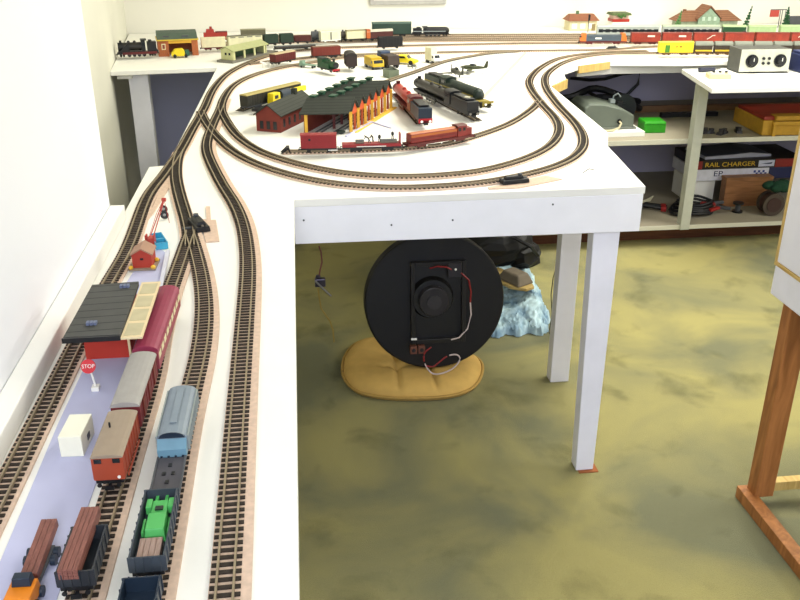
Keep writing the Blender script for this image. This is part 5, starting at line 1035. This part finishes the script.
# tools left of the post
c = at(662, 213, LZ); r = thing('pliers', 'black handled tool with a red band lying left of the post on the bottom shelf', 'tool', (c.x-0.035, c.y+0.06, LZ+0.0004), math.radians(-20)); r.scale = (0.95, 0.95, 0.95)
for y in (-0.02, 0.02): MB().tube([(-0.08, y*1.2, 0.03), (0.0, y*0.6, 0.02), (0.08, y, 0.012)], 0.010, 8).build('handle', black, r)
MB().box(0.05, 0.075, -0.034, 0.034, 0.002, 0.024).build('band', mat('clip_red', '#9c2420'), r, 0.002)
c = at(652, 207, LZ); r = thing('pale_wires', 'bundle of loose pale wires at the left of the bottom shelf', 'wires', (c.x-0.08, c.y-0.05, LZ+0.0004))
for k in range(6): MB().tube([(-0.07, -0.03+0.012*k, 0.006+0.002*k), (-0.02, 0.01*math.sin(k*2), 0.030+0.008*(k % 3)), (0.04, 0.02-0.006*k, 0.050), (0.07, 0.03, 0.06)], 0.0022, 5).build('strand', mat('wire_pale', '#c9c5a8', 0.5), r)
# cables behind the machine
r = thing('hanging_cable', 'black cable looping down from under the back table behind the grey machine', 'cable')
MB().tube([Vector(aty(x, y, 4.25)) for x, y in ((571, 78), (590, 80), (605, 79), (622, 74), (640, 72), (638, 84), (628, 94), (615, 100), (600, 98), (588, 92), (580, 95), (572, 104))], 0.008, 8).build('cable', black, r)
r = thing('cable_heap', 'thick black cable lying in a low arch behind the grey machine', 'cable', (1.36, 3.985, MZ+0.03))
for k in range(2): MB().tube([(-0.22+0.50*i/14, 0.03*math.sin(i*0.9+k), 0.012+0.03*k+0.055*math.sin(PI*i/14)+0.008*math.sin(i*0.7+k*2)) for i in range(15)], 0.016, 8).build('cable', black, r)

# ================================================================ under the table
DC = Vector((0.408, 2.455, 0.268)); DR = 0.219
r = thing('loudspeaker', 'big round black loudspeaker panel seen from behind, leaning on the yellow cushion', 'loudspeaker', DC, 0); r.rotation_euler = (math.radians(-7), 0, 0)
dm = mat('disc_black', '#0b0a0c', 0.5, var=0.2, scale=30)
MB().cyl((0, 0.03, 0), (0, -0.025, 0), DR, n=64).build('baffle', dm, r, 0.006)
box('mount_plate', mat('mount_black', '#141313', 0.4), r, -0.078, 0.092, -0.034, -0.0255, -0.125, 0.135, 0.002)
for x0, x1, z0, z1 in ((-0.078, -0.066, -0.125, 0.135), (0.080, 0.092, -0.125, 0.135), (-0.0655, 0.0795, 0.123, 0.135), (-0.0655, 0.0795, -0.125, -0.112)):
    box('frame_bar', mat('bar_dark', '#2c2a28', 0.35, 0.4), r, x0, x1, -0.052, -0.0345, z0, z1, 0.001)
MB().cyl((-0.012, -0.0345, 0.02), (-0.012, -0.055, 0.02), 0.068, 0.060, n=32).build('basket', mat('basket_dark', '#181715', 0.45), r)
MB().cyl((-0.012, -0.0552, 0.02), (-0.012, -0.088, 0.02), 0.046, n=32).build('magnet', mat('magnet_grey', '#2a2729', 0.35, 0.2), r, 0.003); MB().cyl((-0.012, -0.0882, 0.02), (-0.012, -0.092, 0.02), 0.022, n=24).build('cap', mat('cap_grey', '#343133', 0.35), r)
box('terminal_board', mat('board_dark', '#232025', 0.4), r, 0.035, 0.078, -0.058, -0.0525, 0.085, 0.130, 0.002); MB().ell((0.058, -0.060, 0.112), (0.004, 0.003, 0.004), 8, 6).build('terminal_screw', white_p, r)
for x in (-0.085, -0.060): MB().box(x, x+0.021, -0.072, -0.0525, -0.150, -0.126).build('connector', mat('connector_brown', '#6b3f30', 0.5), r, 0.001); 
for x in (-0.0745, -0.0495): MB().cyl((x, -0.0722, -0.138), (x, -0.0735, -0.138), 0.006, n=12).build('hole', black, r)
box('label_strip', white_p, r, -0.080, -0.062, -0.0555, -0.0525, -0.110, -0.104)
wr = mat('wire_red', '#8f1f22', 0.4); ww = mat('wire_white', '#c9b8b4', 0.4)
MB().tube([(-0.02, -0.055, 0.118), (0.0, -0.066, 0.126), (0.03, -0.066, 0.122), (0.045, -0.058, 0.112)], 0.0025, 6).build('wire', wr, r)
MB().tube([(0.075, -0.058, 0.10), (0.100, -0.055, 0.075), (0.108, -0.050, 0.035), (0.107, -0.045, 0.0)], 0.0025, 6).build('wire', wr, r)
MB().tube([(0.107, -0.045, 0.0), (0.110, -0.045, -0.04), (0.098, -0.048, -0.085), (0.070, -0.055, -0.110), (0.045, -0.056, -0.115)], 0.0025, 6).build('wire', ww, r)
lp = [(x, -0.074, z+0.006) for x, z in ((-0.02, -0.135), (-0.042, -0.155), (-0.040, -0.190), (-0.018, -0.222), (0.015, -0.224), (0.050, -0.208), (0.070, -0.182), (0.060, -0.165), (0.030, -0.168), (0.0, -0.190), (-0.015, -0.200), (-0.042, -0.195))]
lps = catmull(lp, 0.008); n_ = len(lps)
MB().tube(lps[:n_//5], 0.0025, 6).build('wire', wr, r); MB().tube(lps[n_//5:int(n_*0.75)], 0.0025, 6).build('wire', ww, r); MB().tube(lps[int(n_*0.75):], 0.0025, 6).build('wire', wr, r)
# yellow cushion with buttoned grooves
CC = at(410, 374, 0)
ol = [at(x, y, 0)-CC for x, y in ((343, 374), (346, 358), (356, 347), (370, 343), (392, 345), (420, 350), (450, 354), (470, 358), (481, 366), (480, 380), (470, 392), (448, 399), (415, 401), (385, 400), (360, 395), (348, 386))]
ol = [o for o in catmull(ol, 0.012, True)][:-1]
def cushion():
    n = len(ol); m = 26; vs = []; fs = []
    for side in (1, -1):
        base = len(vs)
        for j in range(m+1):
            s = 0.03+0.97*j/m
            for p in ol:
                x, y = p.x*s, p.y*s; z = 0.046*max(0, 1-s**5)**0.5; g = 0.0
                for cx in (-0.045, 0.055): g += 0.016*math.exp(-((x-cx)**2+(y+0.02)**2)/0.0004)+0.012*math.exp(-((x-cx*(1+1.2*max(0, -y)))/0.007)**2)*min(1, (1-s)*4+0.25)
                g += 0.007*math.exp(-((y+0.02)/0.010)**2)*(abs(x) < 0.10)
                g += 0.022*math.exp(-((x)**2/0.012+(y-0.09)**2/0.004))
                vs.append((x, y, max(0.004, z-g)+0.004 if side == 1 else 0.0))
        fs.append(tuple(range(base, base+n)))
        for j in range(m):
            for i in range(n): fs.append((base+j*n+i, base+j*n+(i+1) % n, base+(j+1)*n+(i+1) % n, base+(j+1)*n+i))
    b0 = m*n; b1 = (m+1)*n+m*n
    for i in range(n): fs.append((b0+i, b0+(i+1) % n, b1+(i+1) % n, b1+i))
    return vs, fs
r = thing('cushion', 'flat mustard yellow chair cushion with dents lying on the carpet under the loudspeaker', 'cushion', (CC.x, CC.y, 0.001))
vs, fs = cushion(); MB().add(vs, fs).build('pad', mat('cushion_yellow', '#d2ab5e', 0.85, var=0.10, scale=25, bump=0.2), r, smooth=True)
MB().tube([(p.x*1.01, p.y*1.01, 0.010) for p in ol+[ol[0]]], 0.005, 6).build('piping', mat('cushion_piping', '#b5924c', 0.85), r, smooth=True)
# pale blue fluffy rug bunched up behind the loudspeaker
def rug():
    nx, ny = 70, 90; vs = []; fs = []; rnd = random.Random(3)
    for j in range(ny+1):
        v = j/ny
        for i in range(nx+1):
            u = i/nx; x = 0.52+0.36*u+0.06*v+0.012*math.sin(v*23+u*4); y = 2.70+0.62*v+0.012*math.sin(u*27)
            edge = min(u, 1-u, v, 1-v); z = 0.010+0.060*min(1, edge*7)*(0.75+0.25*math.sin(u*9+v*5))+0.05*math.exp(-((u-0.85)/0.10)**2)*min(1, v*3)*min(1, (1-v)*6)
            z += rnd.uniform(0, 0.014)*(1.5 if edge < 0.12 else 0.8); vs.append((x+rnd.uniform(-.004, .004), y+rnd.uniform(-.004, .004), max(0.003, z) if edge > 0 else 0.002))
    for j in range(ny):
        for i in range(nx): a_ = j*(nx+1)+i; fs.append((a_, a_+1, a_+nx+2, a_+nx+1))
    return vs, fs
vs, fs = rug(); o = MB().add(vs, fs).build('fluffy_rug', mat('rug_blue', '#c3dde4', 0.95, col2='#6f8ea6', scale=14), None, smooth=True); tag(o, 'bunched pale blue fluffy rug on the carpet right of the loudspeaker', 'rug')
r = thing('slipper', 'tan wedge shaped slipper lying on the blue rug beside the loudspeaker', 'slipper', (0.765, 2.93, 0.118), math.radians(-60))
MB().prism([(-0.10, -0.045), (0.07, -0.050), (0.12, -0.020), (0.12, 0.020), (0.07, 0.050), (-0.10, 0.045)], 0.0, 0.012, 'z').build('sole', mat('slipper_tan', '#b49a5e', 0.7), r, 0.003); MB().box(-0.02, 0.10, -0.040, 0.040, 0.0122, 0.05, tx=0.02, ty=0.014).build('upper', mat('slipper_grey', '#6e6455', 0.8), r, 0.006)
r = thing('black_bag', 'crumpled black bag on top of the blue rug under the table edge', 'bag', (0.74, 3.10, 0.11))
b = MB(); rnd = random.Random(5)
b.ell((0, 0, 0.10), (0.16, 0.10, 0.10), 18, 12); b.ell((0.12, -0.03, 0.055), (0.07, 0.06, 0.055), 14, 9)
bo = b.build('sack', mat('bag_black', '#0c0c0e', 0.5, bump=0.4, scale=20), r, smooth=False)
for v in bo.data.vertices: v.co += Vector((rnd.uniform(-.008, .008), rnd.uniform(-.008, .008), rnd.uniform(-.006, .006)))
MB().tube([(0.06, -0.09, 0.15), (0.12, -0.12, 0.12), (0.16, -0.09, 0.07)], 0.008, 6).build('strap', black, r)
# dangling wire with a switch
r = thing('hanging_wire', 'thin wire with a small metal switch hanging from the table underside left of the loudspeaker', 'wire')
hy = 2.30
MB().tube([aty(x, y, hy) for x, y in ((319, 246), (321, 252), (322, 262), (320, 270), (319, 278))], 0.0025, 6).build('red_wire', mat('wire_dull_red', '#7a4a44', 0.5), r)
c = aty(320.5, 282, hy); MB().box(c.x-0.016, c.x+0.014, hy-0.010, hy+0.010, c.z-0.012, c.z+0.012).cyl((c.x-0.006, hy, c.z+0.012), (c.x-0.006, hy, c.z+0.022), 0.007, n=10).build('switch', mat('switch_dark', '#4a4656', 0.3, 0.6), r, 0.002); MB().tube([aty(315, 281, hy-0.014), aty(331, 296, hy-0.014)], 0.003, 6).build('lever', steel, r)
MB().tube([aty(x, y, hy) for x, y in ((318, 288), (319, 296), (321, 308), (325, 314), (330, 321), (333, 330), (334, 342))], 0.0025, 6).build('yellow_wire', mat('wire_yellow', '#8f7a3a', 0.5), r)
r = thing('thin_wire', 'thin black wire hanging down beside the rear table leg', 'wire'); MB().tube([aty(x, y, 2.62) for x, y in ((561, 245), (558, 262), (553, 278), (551, 295), (552, 315), (549, 332), (552, 339))], 0.0018, 5).build('wire', black, r)

# ================================================================ light and camera
w = bpy.data.worlds.new('World'); bpy.context.scene.world = w; w.use_nodes = True
w.node_tree.nodes['Background'].inputs[0].default_value = (0.55, 0.64, 1.0, 1); w.node_tree.nodes['Background'].inputs[1].default_value = 0.72
def area(name, loc, rot, sx, sy_, power, col):
    l = bpy.data.lights.new(name, 'AREA'); l.shape = 'RECTANGLE'; l.size = sx; l.size_y = sy_; l.energy = power; l.color = col
    o = bpy.data.objects.new(name, l); COL.objects.link(o); o.location = loc; o.rotation_euler = rot
def aim(loc, tgt): return (Vector(tgt)-Vector(loc)).to_track_quat('-Z', 'Y').to_euler()
L1 = (1.5, 3.2, 2.45); area('ceiling_lamp', L1, (0, 0, 0), 1.2, 1.4, 62, (1.0, 0.97, 0.86))
L2 = (-0.1, -1.3, 2.0); area('window_light', L2, aim(L2, (0.3, 2.5, 0.6)), 1.4, 1.2, 52, (0.88, 0.92, 1.0))
L3 = (3.2, 2.2, 1.6); area('side_window', L3, aim(L3, (0.0, 2.4, 0.6)), 1.6, 1.2, 42, (1.0, 0.98, 0.92))
cam = bpy.data.cameras.new('camera'); co = bpy.data.objects.new('camera', cam); COL.objects.link(co); bpy.context.scene.camera = co
cam.sensor_width = 36; cam.lens = F/800*36; cam.clip_start = 0.02
co.location = CAM; co.rotation_euler = Matrix((RT, UP, -FW)).transposed().to_euler()
sc = bpy.context.scene; sc.view_settings.view_transform = 'Standard'; sc.view_settings.look = 'None'; sc.view_settings.exposure = 0.3
